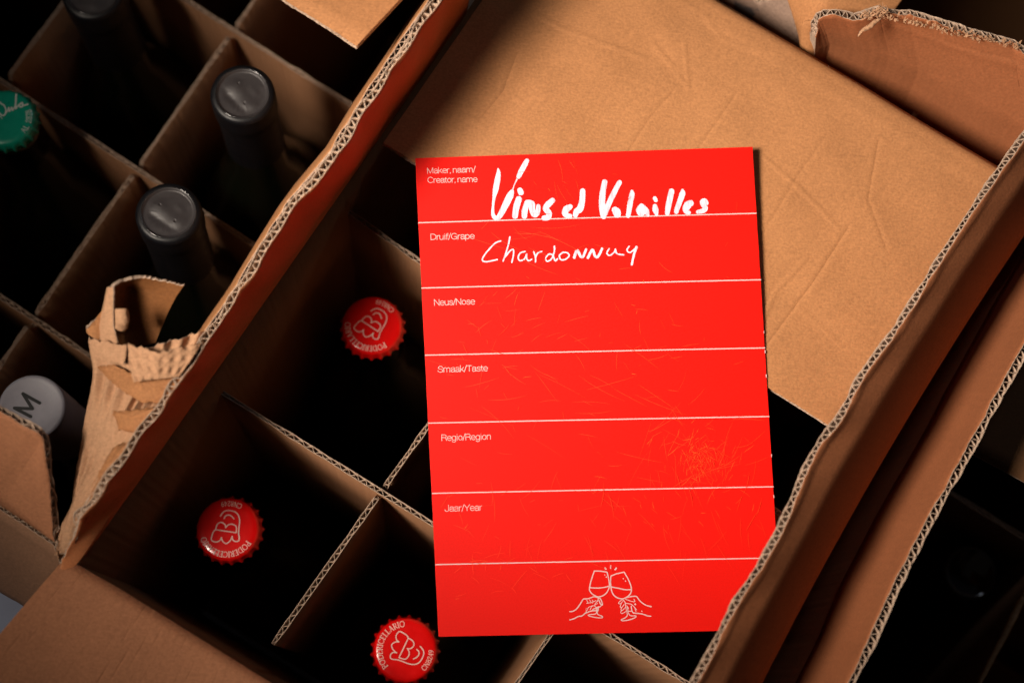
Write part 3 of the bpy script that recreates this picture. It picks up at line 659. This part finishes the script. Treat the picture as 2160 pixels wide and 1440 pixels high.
def crown_bottle(name, label, px, py, h, rot, capmat, H, group):
    p = U(px, py, h); t = thing(name, label, 'bottle', (p[0], p[1], CZ - h - H), group)
    glass_part(t, h, H)
    pr = [(0.01, H), (6, H), (11, H - 0.02), (13.0, H - 0.1), (13.9, H - 0.5), (14.45, H - 1.2), (14.7, H - 2.0), (14.85, H - 3.0), (15.0, H - 4.1), (15.2, H - 5.2), (15.5, H - 6.0), (14.9, H - 6.2)]
    def mod(k, a, r, z):
        if k < 6: return r, z
        f = (k - 5) / 5.0; s = 0.5 + 0.5 * math.cos(21 * a)
        return r + f * (s ** 2 * 1.15 - 0.2), z - f * 0.3 * s
    V, F = lathe(pr, 21 * 12, mod); cap = mesh('crown_cap', V, F, capmat, t, local=True)
    ink = Ink()
    return t, cap, ink, H

# the red cap: read from the second cap of the photo, turned back by 184 degrees
def cap_logo(ink):
    def tr(pts):
        o = []
        for x, y in pts:
            X = (x - 690) / 600 * 16; Y = -(y - 712) / 600 * 16; a = math.radians(184)
            o.append((X * math.cos(a) - Y * math.sin(a), X * math.sin(a) + Y * math.cos(a)))
        return o
    A1 = [(548, 490), (570, 450), (605, 408), (660, 388), (740, 392), (800, 410), (850, 452), (880, 520), (890, 600), (886, 700), (888, 780), (905, 850), (902, 905), (850, 925), (805, 905), (788, 870), (782, 835)]
    A2 = [(782, 835), (770, 880), (740, 930), (685, 966), (630, 935), (605, 895), (596, 865)]
    A3 = [(596, 865), (575, 915), (520, 945), (455, 935), (424, 905), (430, 840), (450, 770), (480, 738), (540, 738), (840, 772)]
    A4 = [(845, 772), (845, 700), (830, 655), (790, 632), (740, 625), (690, 645), (655, 690)]
    A5 = [(655, 690), (640, 640), (590, 605), (540, 608), (500, 650), (484, 722)]
    A6 = [(615, 530), (640, 482), (690, 466), (740, 485), (786, 530)]
    for s in (A1, A2, A3, A4, A5, A6): ink.add(tr(s), 0.50)
H_B = 309
red, cap, ink, _ = crown_bottle('wine_bottle', 'bottle with red crown cap standing alone in the front left cell, nearest the torn corner', 480, 1115, 674, 0, M_CAP, H_B, 'bottles with red crown caps')
cap_logo(ink)
arc_text(ink, 'PODERICELLARIO', 10.6, 2.55, math.pi / 2, True, 0.11, 1.15)
arc_text(ink, 'CN8249', 13.0, 2.2, -math.pi / 2, False, 0.12, 1.25)
prt = mesh('cap_print', np.array(ink.V) + [0, 0, H_B + 0.02], ink.F, M_CAPINK, cap, local=True, smooth=False, label='white line drawing with PODERICELLARIO and CN8249')
pose(red, U(480, 1115, 674), H_B, -186, d1 * 13 + d2 * 2)
for lab, (px, py, h), rz, lean in (('bottle with red crown cap farther back, beside the left edge of the red card', (785, 685, 673), -211, d1 * 10), ('bottle with red crown cap at the bottom edge, below the lower left card corner', (855, 1370, 674), 67, d1 * 3)):
    c = copy_tree(red); c['label'] = lab; pose(c, U(px, py, h), H_B, rz, lean)

# green crown cap at the left edge
hg = 656; H_A = 327
gp = U(7, 248, hg)
t = thing('wine_bottle', 'bottle with green crown cap and white script, cut by the left edge', 'bottle', (gp[0], gp[1], CZ - hg - H_A))
glass_part(t, hg, H_A)
pr = [(0.01, H_A), (6, H_A), (11, H_A - 0.02), (13.0, H_A - 0.2), (14.0, H_A - 0.8), (14.5, H_A - 1.8), (14.8, H_A - 3.2), (15.3, H_A - 6.0), (14.9, H_A - 6.2)]
V, F = lathe(pr, 252, lambda k, a, r, z: (r + max(0, k - 4) / 4 * (0.5 + 0.5 * math.cos(21 * a)) ** 3 * 1.4, z))
gc = mesh('crown_cap', V, F, M_GREEN, t, local=True)
ink = Ink()
def gtr(pts): return [((x - 60) / 8.47 / 4.42, -(y - 655) / 8.47 / 4.42) for x, y in pts]
for s, wd in (([(-60, 330), (0, 390), (50, 420), (92, 500), (90, 585), (50, 620), (0, 590), (-50, 520), (-60, 430)], .75), ([(92, 590), (120, 530), (140, 460), (158, 540), (178, 490), (195, 455), (212, 520), (235, 470), (250, 440)], .6),
              ([(250, 200), (255, 330), (262, 480), (290, 440), (320, 400)], .8), ([(370, 360), (330, 395), (338, 445), (380, 430), (372, 370), (400, 412), (470, 388)], .75), ([(-40, 660), (10, 640), (40, 680)], .4)):
    ink.add(gtr(s), wd)
arc_text(ink, 'AL 2878', 13.4, 2.6, math.radians(-8), False, 0.10, 1.3)
mesh('cap_print', np.array(ink.V) + [0, 0, H_A + 0.02], ink.F, glossy('green_cap_print', (0.5, 0.55, 0.5), 0.6), gc, local=True, smooth=False, label='white script and AL 2878')

# black capsules
def capsule_bottle(label, px, py, h, H, seed, lean=np.zeros(3)):
    r0 = np.random.RandomState(seed)
    p = U(px, py, h); t = thing('wine_bottle', label, 'bottle', (p[0], p[1], CZ - h - H), 'bottles with black capsules')
    glass_part(t, h, H - 1)
    pr = [(14.9, H - 62), (14.7, H - 40), (14.6, H - 22), (14.8, H - 18), (15.3, H - 16.5), (15.35, H - 12), (15.3, H - 6), (15.1, H - 4.2), (15.2, H - 3.4), (15.2, H - 2.4), (14.8, H - 1.2), (13.9, H - 0.45), (12.9, H - 0.2), (12.4, H - 0.15)]
    V, F = lathe(pr, 96, lambda k, a, r, z: (r + 0.04 * math.sin(a * 5 + seed) - (0.12 if abs(((a - 4.4 + math.pi) % (2 * math.pi)) - math.pi) < 0.05 and k < 6 else 0), z))
    cs = mesh('capsule', V, F, M_CAPSIDE, t, local=True)
    V, F = lathe([(12.75, H - 0.35), (12.7, H + 0.05), (12.5, H + 0.15), (12.3, H + 0.05), (12.2, H - 0.5)], 144, lambda k, a, r, z: (r + 0.05 * math.sin(a * 7 + seed), z + 0.03 * math.sin(a * 31)))
    mesh('rim', V, F, M_RIM, t, local=True)
    nr_, nt = 40, 180; V = []; F = []
    ph = seed * 1.3
    for i in range(nr_ + 1):
        r = 12.6 * i / nr_
        for j in range(nt):
            a = 2 * math.pi * j / nt; x, y = r * math.cos(a), r * math.sin(a)
            z = H - 0.15
            z -= 1.0 * (1 / (1 + math.exp((r - 11.7) / 0.2)))                 # step down inside the rim
            z += 0.10 * math.sin(a * 72) * max(0, min(1, (r - 9.3) / 1)) * max(0, min(1, (12.3 - r) / 0.5))
            rr = x * math.cos(ph) + y * math.sin(ph); ss = -x * math.sin(ph) + y * math.cos(ph)
            w_ = 1 / (1 + math.exp((r - 8.8) / 0.8))
            z += w_ * (0.5 * math.exp(-(rr / 3.2) ** 2) - 0.4 * math.exp(-((rr - 5.5) / 1.8) ** 2) + 0.30 * math.exp(-((rr + 5) / 2) ** 2 - ((ss - 3) / 3) ** 2) + 0.16 * (1 - abs(math.sin(a * 8.5 + 1.5 * math.sin(a * 2 + ph)))) ** 2 * max(0, min(1, (r - 5.0) / 2.5)) * max(0, math.sin(a + ph)) + 0.12 * math.sin(ss * 0.45 + rr * 0.3 + ph))
            for (qx, qy) in ((5.2, 2.3), (-4.6, -1.5)):
                cx, cy = qx * math.cos(ph * 2) - qy * math.sin(ph * 2), qx * math.sin(ph * 2) + qy * math.cos(ph * 2)
                dd = math.hypot(x - cx, y - cy); z += 0.10 * math.exp(-(dd / 1.5) ** 2) - 0.9 * math.exp(-(dd / 0.38) ** 2)
            V.append((x, y, z))
    for i in range(nr_):
        for j in range(nt):
            k = (j + 1) % nt; F.append((i * nt + j, (i + 1) * nt + j, (i + 1) * nt + k, i * nt + k))
    mesh('capsule_top', V, F, M_BLACKCAP, t, local=True, label='wrinkled round top with two pin holes')
    pose(t, p, H, 0, lean)
    return t
capsule_bottle('bottle with black capsule alone in the second row, its wrinkled top in view', 511, 197, 632, 351, 3)
capsule_bottle('black capsule bottle close behind the torn curled flap', 355, 448, 632, 351, 8, -d2 * 20)
capsule_bottle('bottle with black capsule cut by the top edge, top left', 194, -18, 655, 328, 5)

# grey screw cap with a black M
hm = 645; H_A = 338; mp_ = U(66, 858, hm)
t = thing('wine_bottle', 'bottle with grey screw cap marked M behind the small torn flap at the left', 'bottle', (mp_[0], mp_[1], CZ - hm - H_A))
glass_part(t, hm, H_A - 1)
pr = [(0.01, H_A - 0.6), (6, H_A - 0.5), (12.6, H_A - 0.35), (13.4, H_A - 0.1), (14.4, H_A - 0.3), (14.9, H_A - 1.2), (15.0, H_A - 3), (14.7, H_A - 5), (15.0, H_A - 6), (15.0, H_A - 40), (14.6, H_A - 41), (14.9, H_A - 60)]
V, F = lathe(pr, 120); sc_ = mesh('screw_cap', V, F, M_GREYCAP, t, local=True)
ink = Ink()
def mtr(x, y):
    q = U(x / 5.6, 780 + y / 5.6, hm) - mp_; return (q[0], q[1])
for s in ([(168, 447), (360, 548)], [(268, 278), (465, 388)], [(168, 447), (380, 456)], [(380, 456), (268, 278)]):
    ink.add([mtr(*q) for q in s], 1.45, smooth=False)
mesh('cap_print', np.array(ink.V) + [0, 0, H_A - 0.36], ink.F, M_BLACKINK, sc_, local=True, smooth=False, label='black letter M')

# dim bottle in the right carton
hc = 745; cp = U(2050, 1205, hc)
t = thing('wine_bottle', 'barely lit dark bottle inside the right carton, only its round rim showing', 'bottle', (cp[0], cp[1], CZ - hc - 238))
glass_part(t, hc, 237, 38)
V, F = lathe([(14.6, 183), (14.6, 225), (14.9, 227), (14.9, 235), (14.2, 237.2), (12.4, 237.6), (12.0, 236.8), (0.01, 236.6)], 96)
mesh('capsule', V, F, M_RIM, t, local=True)

# ------------------------------------------------------------------ the red card
ck = {0: (876, 334, 595), 1: (1587, 310, 597.5), 2: (1649.5, 1327, 621), 3: (925, 1342, 627)}
corners = [U(*ck[i]) for i in range(4)]
c0 = sum(corners) / 4
ex = e(corners[0] + corners[3], corners[1] + corners[2]); n_ = np.cross(ex, (corners[0] + corners[1] - corners[3] - corners[2])); n_ /= np.linalg.norm(n_)
if n_[2] < 0: n_ = -n_
ey = np.cross(n_, ex)
def on_card(x, y):
    d = U(x, y, 100) - EYE; t_ = np.dot(c0 - EYE, n_) / np.dot(d, n_); p = EYE + d * t_ - c0
    return (float(np.dot(p, ex)), float(np.dot(p, ey)))
card = link_obj('tasting_card', None); card.empty_display_size = 0.02
card.matrix_world = Matrix(((ex[0], ey[0], n_[0], c0[0] / 1000), (ex[1], ey[1], n_[1], c0[1] / 1000), (ex[2], ey[2], n_[2], c0[2] / 1000), (0, 0, 0, 1)))
card['label'] = 'bright red wine tasting card with white ruled lines and handwriting, lying across the open carton'; card['category'] = 'card'
C2 = [on_card(*ck[i][:2]) for i in range(4)]
N_ = 40
def bil(u, v):
    a = np.array(C2[0]) * (1 - u) * (1 - v) + np.array(C2[1]) * u * (1 - v) + np.array(C2[2]) * u * v + np.array(C2[3]) * (1 - u) * v
    return a
A = np.empty((N_ + 1, N_ + 1, 3)); 
for i in range(N_ + 1):
    for j in range(N_ + 1):
        q = bil(i / N_, j / N_); A[i, j] = (q[0], q[1], 0)
B = A.copy(); B[..., 2] = -0.55
jit = nr.uniform(-0.10, 0.10, (N_ + 1, 2))
A[0, :, 0] += jit[:, 0] * .6; B[0, :, 0] += jit[:, 0] * .6; A[-1, :, 0] += jit[:, 1] * .6; B[-1, :, 0] += jit[:, 1] * .6
V, F, MI = grid_slab(A, B, 0, 1, 1)
mesh('card_board', V, F, [M_RED, M_CARDEDGE], card, MI, smooth=False, local=True)
# chipped white spots on the right edge
for x, y, ww in ((1614.5, 741, 0.35), (1617, 792, 0.4), (1633, 1046, 0.3), (1628, 960, 0.3), (1612, 700, 0.2)):
    ink = Ink(); ink.add([on_card(x - 0.8, y - 2), on_card(x - 0.6, y + 3)], ww, False, 0.05)
    mesh('chip', ink.V, ink.F, M_INK, card, local=True, smooth=False)
for (y0, x0), (y1, x1) in (((470, 882.5), (450, 1596)), ((607.5, 889), (590, 1605)), ((749, 896), (733.5, 1614)), ((892, 903.5), (878, 1623)), ((1040, 911), (1026, 1632)), ((1190, 918), (1176, 1640))):
    i_ = Ink(); a = on_card(x0, y0); m_ = on_card((x0 + x1) / 2, (y0 + y1) / 2 - 0.8); b = on_card(x1, y1)
    P = np.array([a, m_, b]); Q = [P[0] * (1 - s) ** 2 + 2 * P[1] * s * (1 - s) + P[2] * s * s for s in np.linspace(0, 1, 12)]
    Q = np.array(Q); T = np.array([-(Q[-1] - Q[0])[1], (Q[-1] - Q[0])[0]]); T /= np.linalg.norm(T)
    up_, lo = Q + T * 0.24, Q - T * 0.24
    Vv = [(*q, 0.02) for q in up_] + [(*q, 0.02) for q in lo]
    mesh('rule_line', Vv, [(k, k + 12, k + 13, k + 1) for k in range(11)], M_INK, card, local=True, smooth=False)

# upright grotesque letters as even strokes; box: x-height 0.53, cap height 0.72
def ell(cx, cy, rx, ry, a0, a1, n=9): return [(cx + rx * math.cos(math.radians(a0 + (a1 - a0) * k / (n - 1))), cy + ry * math.sin(math.radians(a0 + (a1 - a0) * k / (n - 1)))) for k in range(n)]
_bowl = lambda cx=.27: ell(cx, .26, .21, .245, 0, 360, 14)
GT = {
 'M': (.80, [[(.08, 0), (.08, .7)], [(.08, .7), (.39, .02)], [(.39, .02), (.70, .7)], [(.70, .7), (.70, 0)]]), 'N': (.69, [[(.08, 0), (.08, .7)], [(.08, .7), (.60, .01)], [(.60, 0), (.60, .7)]]),
 'C': (.72, [ell(.38, .355, .32, .345, 42, 318, 15)]), 'D': (.70, [[(.08, 0), (.08, .7)], [(.08, .68), (.3, .68), (.5, .62), (.62, .46), (.62, .24), (.5, .08), (.3, .02), (.08, .02)]]),
 'G': (.76, [ell(.39, .355, .32, .345, 42, 330, 15), [(.40, .32), (.68, .32)], [(.68, .32), (.68, .0)]]), 'S': (.64, [[(.56, .52), (.5, .64), (.32, .70), (.14, .64), (.10, .50), (.2, .40), (.42, .33), (.57, .23), (.54, .07), (.34, -.0), (.14, .05), (.06, .2)]]),
 'T': (.60, [[(.02, .68), (.58, .68)], [(.30, .68), (.30, 0)]]), 'R': (.68, [[(.08, 0), (.08, .7)], [(.08, .68), (.4, .68), (.56, .60), (.57, .45), (.42, .36), (.08, .36)], [(.42, .35), (.56, .24), (.60, 0)]]),
 'J': (.52, [[(.42, .7), (.42, .18), (.36, .04), (.22, -.0), (.08, .05), (.04, .2)]]), 'Y': (.62, [[(.02, .7), (.31, .3)], [(.60, .7), (.31, .3)], [(.31, .3), (.31, 0)]]),
 'a': (.53, [[(.07, .38), (.14, .49), (.28, .51), (.42, .46), (.43, .3), (.43, .1), (.46, .01), (.50, .01)], [(.43, .31), (.3, .29), (.12, .25), (.06, .13), (.12, .02), (.25, .0), (.38, .06), (.43, .18)]]),
 'k': (.50, [[(.07, 0), (.07, .72)], [(.42, .5), (.09, .2)], [(.2, .3), (.46, 0)]]), 'e': (.54, [[(.07, .27), (.48, .27), (.44, .43), (.28, .51), (.11, .43), (.06, .26), (.12, .08), (.28, .0), (.40, .02), (.47, .08)]]),
 'r': (.33, [[(.07, 0), (.07, .5)], [(.07, .3), (.13, .45), (.30, .50)]]), 'n': (.54, [[(.07, 0), (.07, .5)], [(.07, .33), (.14, .46), (.28, .51), (.41, .45), (.44, .3), (.44, 0)]]),
 'm': (.84, [[(.07, 0), (.07, .5)], [(.07, .33), (.13, .46), (.24, .51), (.36, .46), (.40, .32), (.40, 0)], [(.40, .33), (.46, .46), (.57, .51), (.70, .46), (.74, .32), (.74, 0)]]),
 'u': (.54, [[(.44, .5), (.44, 0)], [(.07, .5), (.07, .2), (.11, .05), (.24, .0), (.38, .05), (.44, .18)]]), 'o': (.55, [_bowl()]), 't': (.30, [[(.13, .64), (.13, .12), (.17, .02), (.27, .01)], [(.01, .49), (.27, .49)]]),
 'i': (.23, [[(.11, 0), (.11, .5)], [(.11, .67), (.11, .69)]]), 'f': (.30, [[(.12, 0), (.12, .56), (.17, .68), (.29, .70)], [(.01, .49), (.28, .49)]]), 's': (.48, [[(.41, .38), (.35, .48), (.23, .51), (.1, .46), (.09, .35), (.2, .28), (.36, .23), (.42, .13), (.36, .03), (.23, -.0), (.1, .04), (.05, .14)]]),
 'p': (.56, [[(.07, -.2), (.07, .5)], _bowl(.28)]), 'g': (.55, [_bowl(), [(.47, .5), (.47, -.02), (.42, -.16), (.27, -.21), (.12, -.17), (.07, -.08)]]), '/': (.30, [[(.02, -.04), (.28, .74)]]), ',': (.22, [[(.11, .03), (.11, .0), (.08, -.1)]]), ' ': (.2, []),
}
def card_text(s, x0, y0, x1, y1, cap_px):
    a = np.array(on_card(x0, y0)); b = np.array(on_card(x1, y1)); dx = (b - a); L = np.linalg.norm(dx); dx /= L; dy = np.array([-dx[1], dx[0]])
    tot = sum(GT[c][0] - .025 for c in s); sx = L / tot; sy = cap_px / 4.82 / 0.72; i_ = Ink(); x = 0
    for c in s:
        for st in GT[c][1]: i_.add([a + dx * (x + q[0]) * sx + dy * q[1] * sy for q in st], 0.068 * sy, len(st) > 2, 0.03)
        x += GT[c][0] - .025
    return mesh('printed_text', i_.V, i_.F, M_INK, card, local=True, smooth=False, label='small white print reading ' + s)
card_text('Maker, naam/', 900.5, 366, 1003, 363, 12.5); card_text('Creator, name', 901.5, 386, 1007, 383.5, 12.5)
card_text('Druif/Grape', 907.5, 506, 1001, 503.5, 13); card_text('Neus/Nose', 915, 644, 1002, 641.5, 13)
card_text('Smaak/Taste', 923, 785, 1029, 782, 13); card_text('Regio/Region', 930.5, 929, 1036, 926, 13); card_text('Jaar/Year', 938, 1078, 1017, 1075.5, 13)

# handwriting: crop coordinates back to photo pixels
c5 = lambda p: (860 + p[0] / 4, 300 + p[1] / 4, p[2] / 4 / 4.82 if len(p) > 2 else None)
c8 = lambda p: (1260 + p[0] / 8.307, 360 + p[1] / 8.307, p[2] / 8.307 / 4.82)
def write(name, strokes, label, m, default=None):
    i_ = Ink()
    for s, f in strokes:
        q = [f(p) for p in s]
        i_.add([on_card(a, b) for a, b, _ in q], [ww if ww else default for _, _, ww in q], True, 0.06)
    return mesh(name, i_.V, i_.F, m, card, local=True, smooth=False, label=label)
write('handwriting', [
 ([(762, 222, 8), (766, 260, 36), (757, 320, 50), (742, 400, 48), (728, 470, 26), (720, 540, 20), (718, 600, 30), (732, 632, 40), (760, 640, 40), (795, 590, 50), (830, 520, 58), (862, 455, 60), (880, 415, 34)], c5),
 ([(880, 415, 14), (900, 360, 8), (920, 315, 14)], c5), ([(935, 292, 38), (955, 250, 46), (985, 195, 46), (1005, 158, 40)], c5),
 ([(937, 482, 54), (915, 555, 54), (905, 625, 48)], c5), ([(947, 405, 46), (955, 425, 50)], c5),
 ([(1008, 510, 46), (988, 575, 52), (985, 625, 46)], c5), ([(1008, 508, 44), (1045, 520, 56), (1050, 570, 50), (1070, 612, 50), (1095, 590, 44), (1102, 540, 36)], c5),
 ([(1222, 492, 46), (1185, 525, 54), (1162, 560, 46), (1190, 595, 50), (1185, 632, 50), (1150, 640, 44)], c5),
 ([(1370, 545, 44), (1340, 565, 60), (1325, 600, 50), (1345, 618, 46), (1372, 622, 34)], c5),
 ([(1476, 412, 46), (1472, 490, 50), (1455, 560, 58), (1425, 585, 54), (1415, 615, 44)], c5),
 ([(128, 200, 95), (95, 380, 105), (82, 560, 115), (95, 700, 120), (108, 800, 105)], c8), ([(388, 208, 85), (300, 370, 95), (210, 560, 95), (125, 770, 90)], c8),
 ([(310, 690, 120), (335, 720, 150), (350, 765, 130)], c8), ([(606, 358, 45), (606, 420, 95), (570, 600, 95), (540, 790, 80)], c8),
 ([(775, 625, 100), (750, 690, 150), (765, 735, 140)], c8), ([(790, 630, 80), (850, 700, 110), (885, 785, 55)], c8), ([(1010, 625, 85), (1018, 690, 110), (1036, 765, 60)], c8), ([(1005, 485, 72), (1025, 520, 70)], c8),
 ([(1300, 362, 100), (1270, 500, 105), (1240, 640, 100), (1225, 745, 85)], c8), ([(1490, 345, 50), (1492, 400, 105), (1445, 540, 95), (1395, 670, 90), (1383, 725, 78)], c8),
 ([(1635, 570, 110), (1580, 610, 140), (1550, 680, 120), (1570, 730, 80), (1610, 735, 60)], c8),
 ([(1915, 570, 70), (1880, 530, 90), (1835, 545, 80), (1850, 600, 80), (1890, 650, 95), (1860, 700, 90), (1760, 725, 70)], c8)],
 'thick white marker handwriting reading Vins et Volailles', M_PEN)
T = 12.5
write('handwriting', [
 ([(785, 833, T), (740, 850, T), (690, 900, T), (645, 955, T), (630, 995, T), (665, 1008, T), (755, 990, 12)], c5),
 ([(862, 800, 14), (850, 860, T), (830, 930, T), (805, 1002, T)], c5), ([(820, 970, 14), (860, 920, T), (890, 905, T), (892, 950, T), (878, 1014, T)], c5),
 ([(990, 922, T), (950, 935, T), (932, 970, T), (945, 998, T), (985, 985, T), (1004, 942, T), (1002, 975, T), (1018, 1000, T), (1046, 988, T)], c5),
 ([(1063, 925, T), (1078, 970, T), (1078, 1010, T)], c5), ([(1080, 968, 14), (1098, 935, T), (1130, 922, T)], c5),
 ([(1225, 950, T), (1190, 945, T), (1165, 980, T), (1178, 1005, T), (1212, 985, T), (1235, 930, T), (1238, 880, 16)], c5), ([(1228, 960, 14), (1245, 1000, T), (1262, 985, 16)], c5),
 ([(1312, 928, T), (1280, 955, T), (1292, 990, T), (1330, 988, T), (1362, 958, T), (1348, 934, T), (1318, 930, T)], c5),
 ([(1405, 972, 24), (1430, 912, 24), (1456, 960, 22), (1478, 965, 22), (1505, 905, 20)], c5), ([(1520, 975, 22), (1558, 908, 22), (1580, 960, 22), (1605, 965, 22), (1640, 898, 20)], c5),
 ([(1700, 898, T), (1680, 935, T), (1705, 955, T), (1745, 925, T), (1752, 900, T), (1765, 940, T), (1822, 950, 14)], c5),
 ([(1868, 878, T), (1850, 912, T), (1878, 930, T), (1925, 892, T)], c5), ([(1930, 885, 22), (1908, 950, 20), (1890, 1032, 18)], c5)],
 'thin white marker handwriting reading Chardonnay', M_PEN)
c6 = lambda p: (1190 + p[0] / 10.285, 1180 + p[1] / 10.285, (p[2] if len(p) > 2 else 24) / 10.285 / 4.82)
tf = 15
dr = [[(655, 240), (600, 400), (562, 540), (548, 640), (580, 710), (650, 765), (740, 800), (830, 780), (910, 725), (960, 640), (982, 560), (970, 440), (930, 265)], [(655, 240), (780, 243), (930, 265)], [(552, 602), (740, 610), (880, 592), (972, 570)],
 [(1300, 265), (1390, 420), (1440, 540), (1458, 650), (1430, 740), (1330, 825), (1220, 840), (1110, 795), (1040, 700), (1010, 560), (1006, 440), (1015, 350)], [(1015, 350), (1140, 300), (1300, 265)], [(1015, 585), (1180, 615), (1320, 645), (1458, 645)],
 [(120, 1120), (190, 1112), (260, 1070), (320, 1000), (370, 920), (420, 850), (520, 840), (640, 800), (720, 812), (790, 850), (830, 965), (795, 965), (755, 880)], [(120, 1300), (210, 1275), (300, 1228), (390, 1210), (450, 1160), (520, 1130), (600, 1105), (690, 1100)],
 [(1320, 822), (1430, 800), (1560, 790), (1620, 860), (1690, 930), (1780, 985), (1890, 1015)], [(1880, 1220), (1800, 1210), (1720, 1180), (1620, 1160), (1500, 1145), (1465, 1080), (1455, 1000)],
 [(745, 800, 20), (735, 870, 20), (720, 900, 20)], [(705, 1040, 18), (705, 1120, 18), (680, 1170, 20), (540, 1190, 20), (530, 1210, 20), (640, 1240, 20), (780, 1258, 20), (838, 1240, 20), (790, 1205, 20), (725, 1170, 20), (720, 1050, 18)],
 [(1258, 850, 20), (1320, 920, 18), (1345, 1060, 18), (1370, 1195, 20), (1320, 1255, 22), (1235, 1300, 22), (1300, 1318, 22), (1460, 1285, 22), (1550, 1240, 22), (1545, 1212, 20), (1440, 1208, 20), (1395, 1150, 18), (1365, 1000, 18)],
 [(885, 175, 32), (905, 200, 32)], [(1008, 125, 28), (1008, 180, 28)], [(1130, 180, 32), (1105, 208, 32)]]
fin = [[(490, 940), (600, 920), (690, 880)], [(490, 870), (515, 930)], [(550, 860), (575, 905)], [(610, 870), (625, 895)], [(460, 1150), (500, 1080), (540, 1020), (640, 990), (720, 945)], [(600, 1010), (560, 1080)], [(640, 1070), (700, 1040), (790, 1010), (805, 960)], [(600, 1105), (640, 1060), (690, 1060)], [(745, 1040), (735, 1110)], [(720, 890), (660, 980), (700, 1030), (760, 1010)], [(475, 1045), (476, 1047)], [(470, 1080), (471, 1082)], [(620, 940), (622, 942)],
 [(1250, 860), (1180, 930), (1215, 950), (1270, 900)], [(1240, 940), (1215, 1020), (1250, 1030), (1305, 960)], [(1250, 1030), (1230, 1080), (1262, 1090), (1330, 1030)], [(1250, 1090), (1225, 1140), (1262, 1160), (1350, 1110)], [(1330, 850), (1440, 892), (1530, 905), (1512, 850)], [(1340, 940), (1450, 960), (1500, 1000), (1570, 1080)], [(1380, 1112), (1470, 1112)], [(1380, 1020), (1400, 1060)], [(1520, 1020), (1560, 1120)], [(1535, 960, 34), (1545, 962, 34)], [(1684, 1115, 26), (1686, 1117, 26)],
 [(880, 325, 22), (882, 327, 22)], [(912, 370, 24), (914, 372, 24)], [(1280, 405, 24), (1282, 407, 24)], [(1330, 458, 26), (1332, 460, 26)]]
i_ = Ink()
for s in dr: q = [c6(p) for p in s]; i_.add([on_card(a, b) for a, b, _ in q], [ww for _, _, ww in q], len(s) > 3, 0.04)
for s in fin: q = [c6(tuple(p) if len(p) > 2 else (*p, tf)) for p in s]; i_.add([on_card(a, b) for a, b, _ in q], [ww for _, _, ww in q], True, 0.04)
mesh('printed_drawing', i_.V, i_.F, M_INK, card, local=True, smooth=False, label='white line drawing of two hands clinking wine glasses')
# scratches
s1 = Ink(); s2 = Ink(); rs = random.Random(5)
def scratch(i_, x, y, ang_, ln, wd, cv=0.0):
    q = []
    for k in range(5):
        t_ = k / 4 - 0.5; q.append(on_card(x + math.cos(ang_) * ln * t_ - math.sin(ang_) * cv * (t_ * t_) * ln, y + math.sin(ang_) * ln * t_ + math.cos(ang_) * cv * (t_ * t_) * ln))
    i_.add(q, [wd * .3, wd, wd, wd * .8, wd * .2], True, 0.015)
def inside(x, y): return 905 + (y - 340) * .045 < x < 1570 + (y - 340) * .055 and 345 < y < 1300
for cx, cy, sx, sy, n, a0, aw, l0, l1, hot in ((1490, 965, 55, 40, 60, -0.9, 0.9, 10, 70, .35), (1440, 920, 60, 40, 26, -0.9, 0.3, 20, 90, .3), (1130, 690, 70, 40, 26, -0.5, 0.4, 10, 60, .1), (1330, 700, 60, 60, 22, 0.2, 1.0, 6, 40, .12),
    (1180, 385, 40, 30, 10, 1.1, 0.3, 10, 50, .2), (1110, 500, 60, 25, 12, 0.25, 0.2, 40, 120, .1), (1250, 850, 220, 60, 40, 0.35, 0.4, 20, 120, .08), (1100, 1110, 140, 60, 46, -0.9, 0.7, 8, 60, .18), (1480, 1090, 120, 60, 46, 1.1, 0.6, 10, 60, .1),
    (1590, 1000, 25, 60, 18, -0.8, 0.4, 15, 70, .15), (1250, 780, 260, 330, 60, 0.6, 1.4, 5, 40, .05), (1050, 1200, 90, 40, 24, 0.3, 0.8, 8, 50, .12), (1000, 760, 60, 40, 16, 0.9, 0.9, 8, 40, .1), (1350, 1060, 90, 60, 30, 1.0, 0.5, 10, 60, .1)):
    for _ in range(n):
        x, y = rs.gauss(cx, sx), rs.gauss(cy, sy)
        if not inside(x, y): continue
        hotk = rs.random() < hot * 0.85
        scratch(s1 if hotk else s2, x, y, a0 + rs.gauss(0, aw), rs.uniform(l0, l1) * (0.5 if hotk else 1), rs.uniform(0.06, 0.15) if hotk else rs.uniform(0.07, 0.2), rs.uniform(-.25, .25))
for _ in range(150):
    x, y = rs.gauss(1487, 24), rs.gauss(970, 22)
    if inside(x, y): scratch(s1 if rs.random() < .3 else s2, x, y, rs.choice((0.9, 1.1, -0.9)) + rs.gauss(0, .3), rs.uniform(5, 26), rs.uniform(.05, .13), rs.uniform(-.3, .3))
mesh('scratches', s2.V, s2.F, M_SCR2, card, local=True, smooth=False, kind='stuff')
mesh('scratches', s1.V, s1.F, M_SCR, card, local=True, smooth=False, kind='stuff')
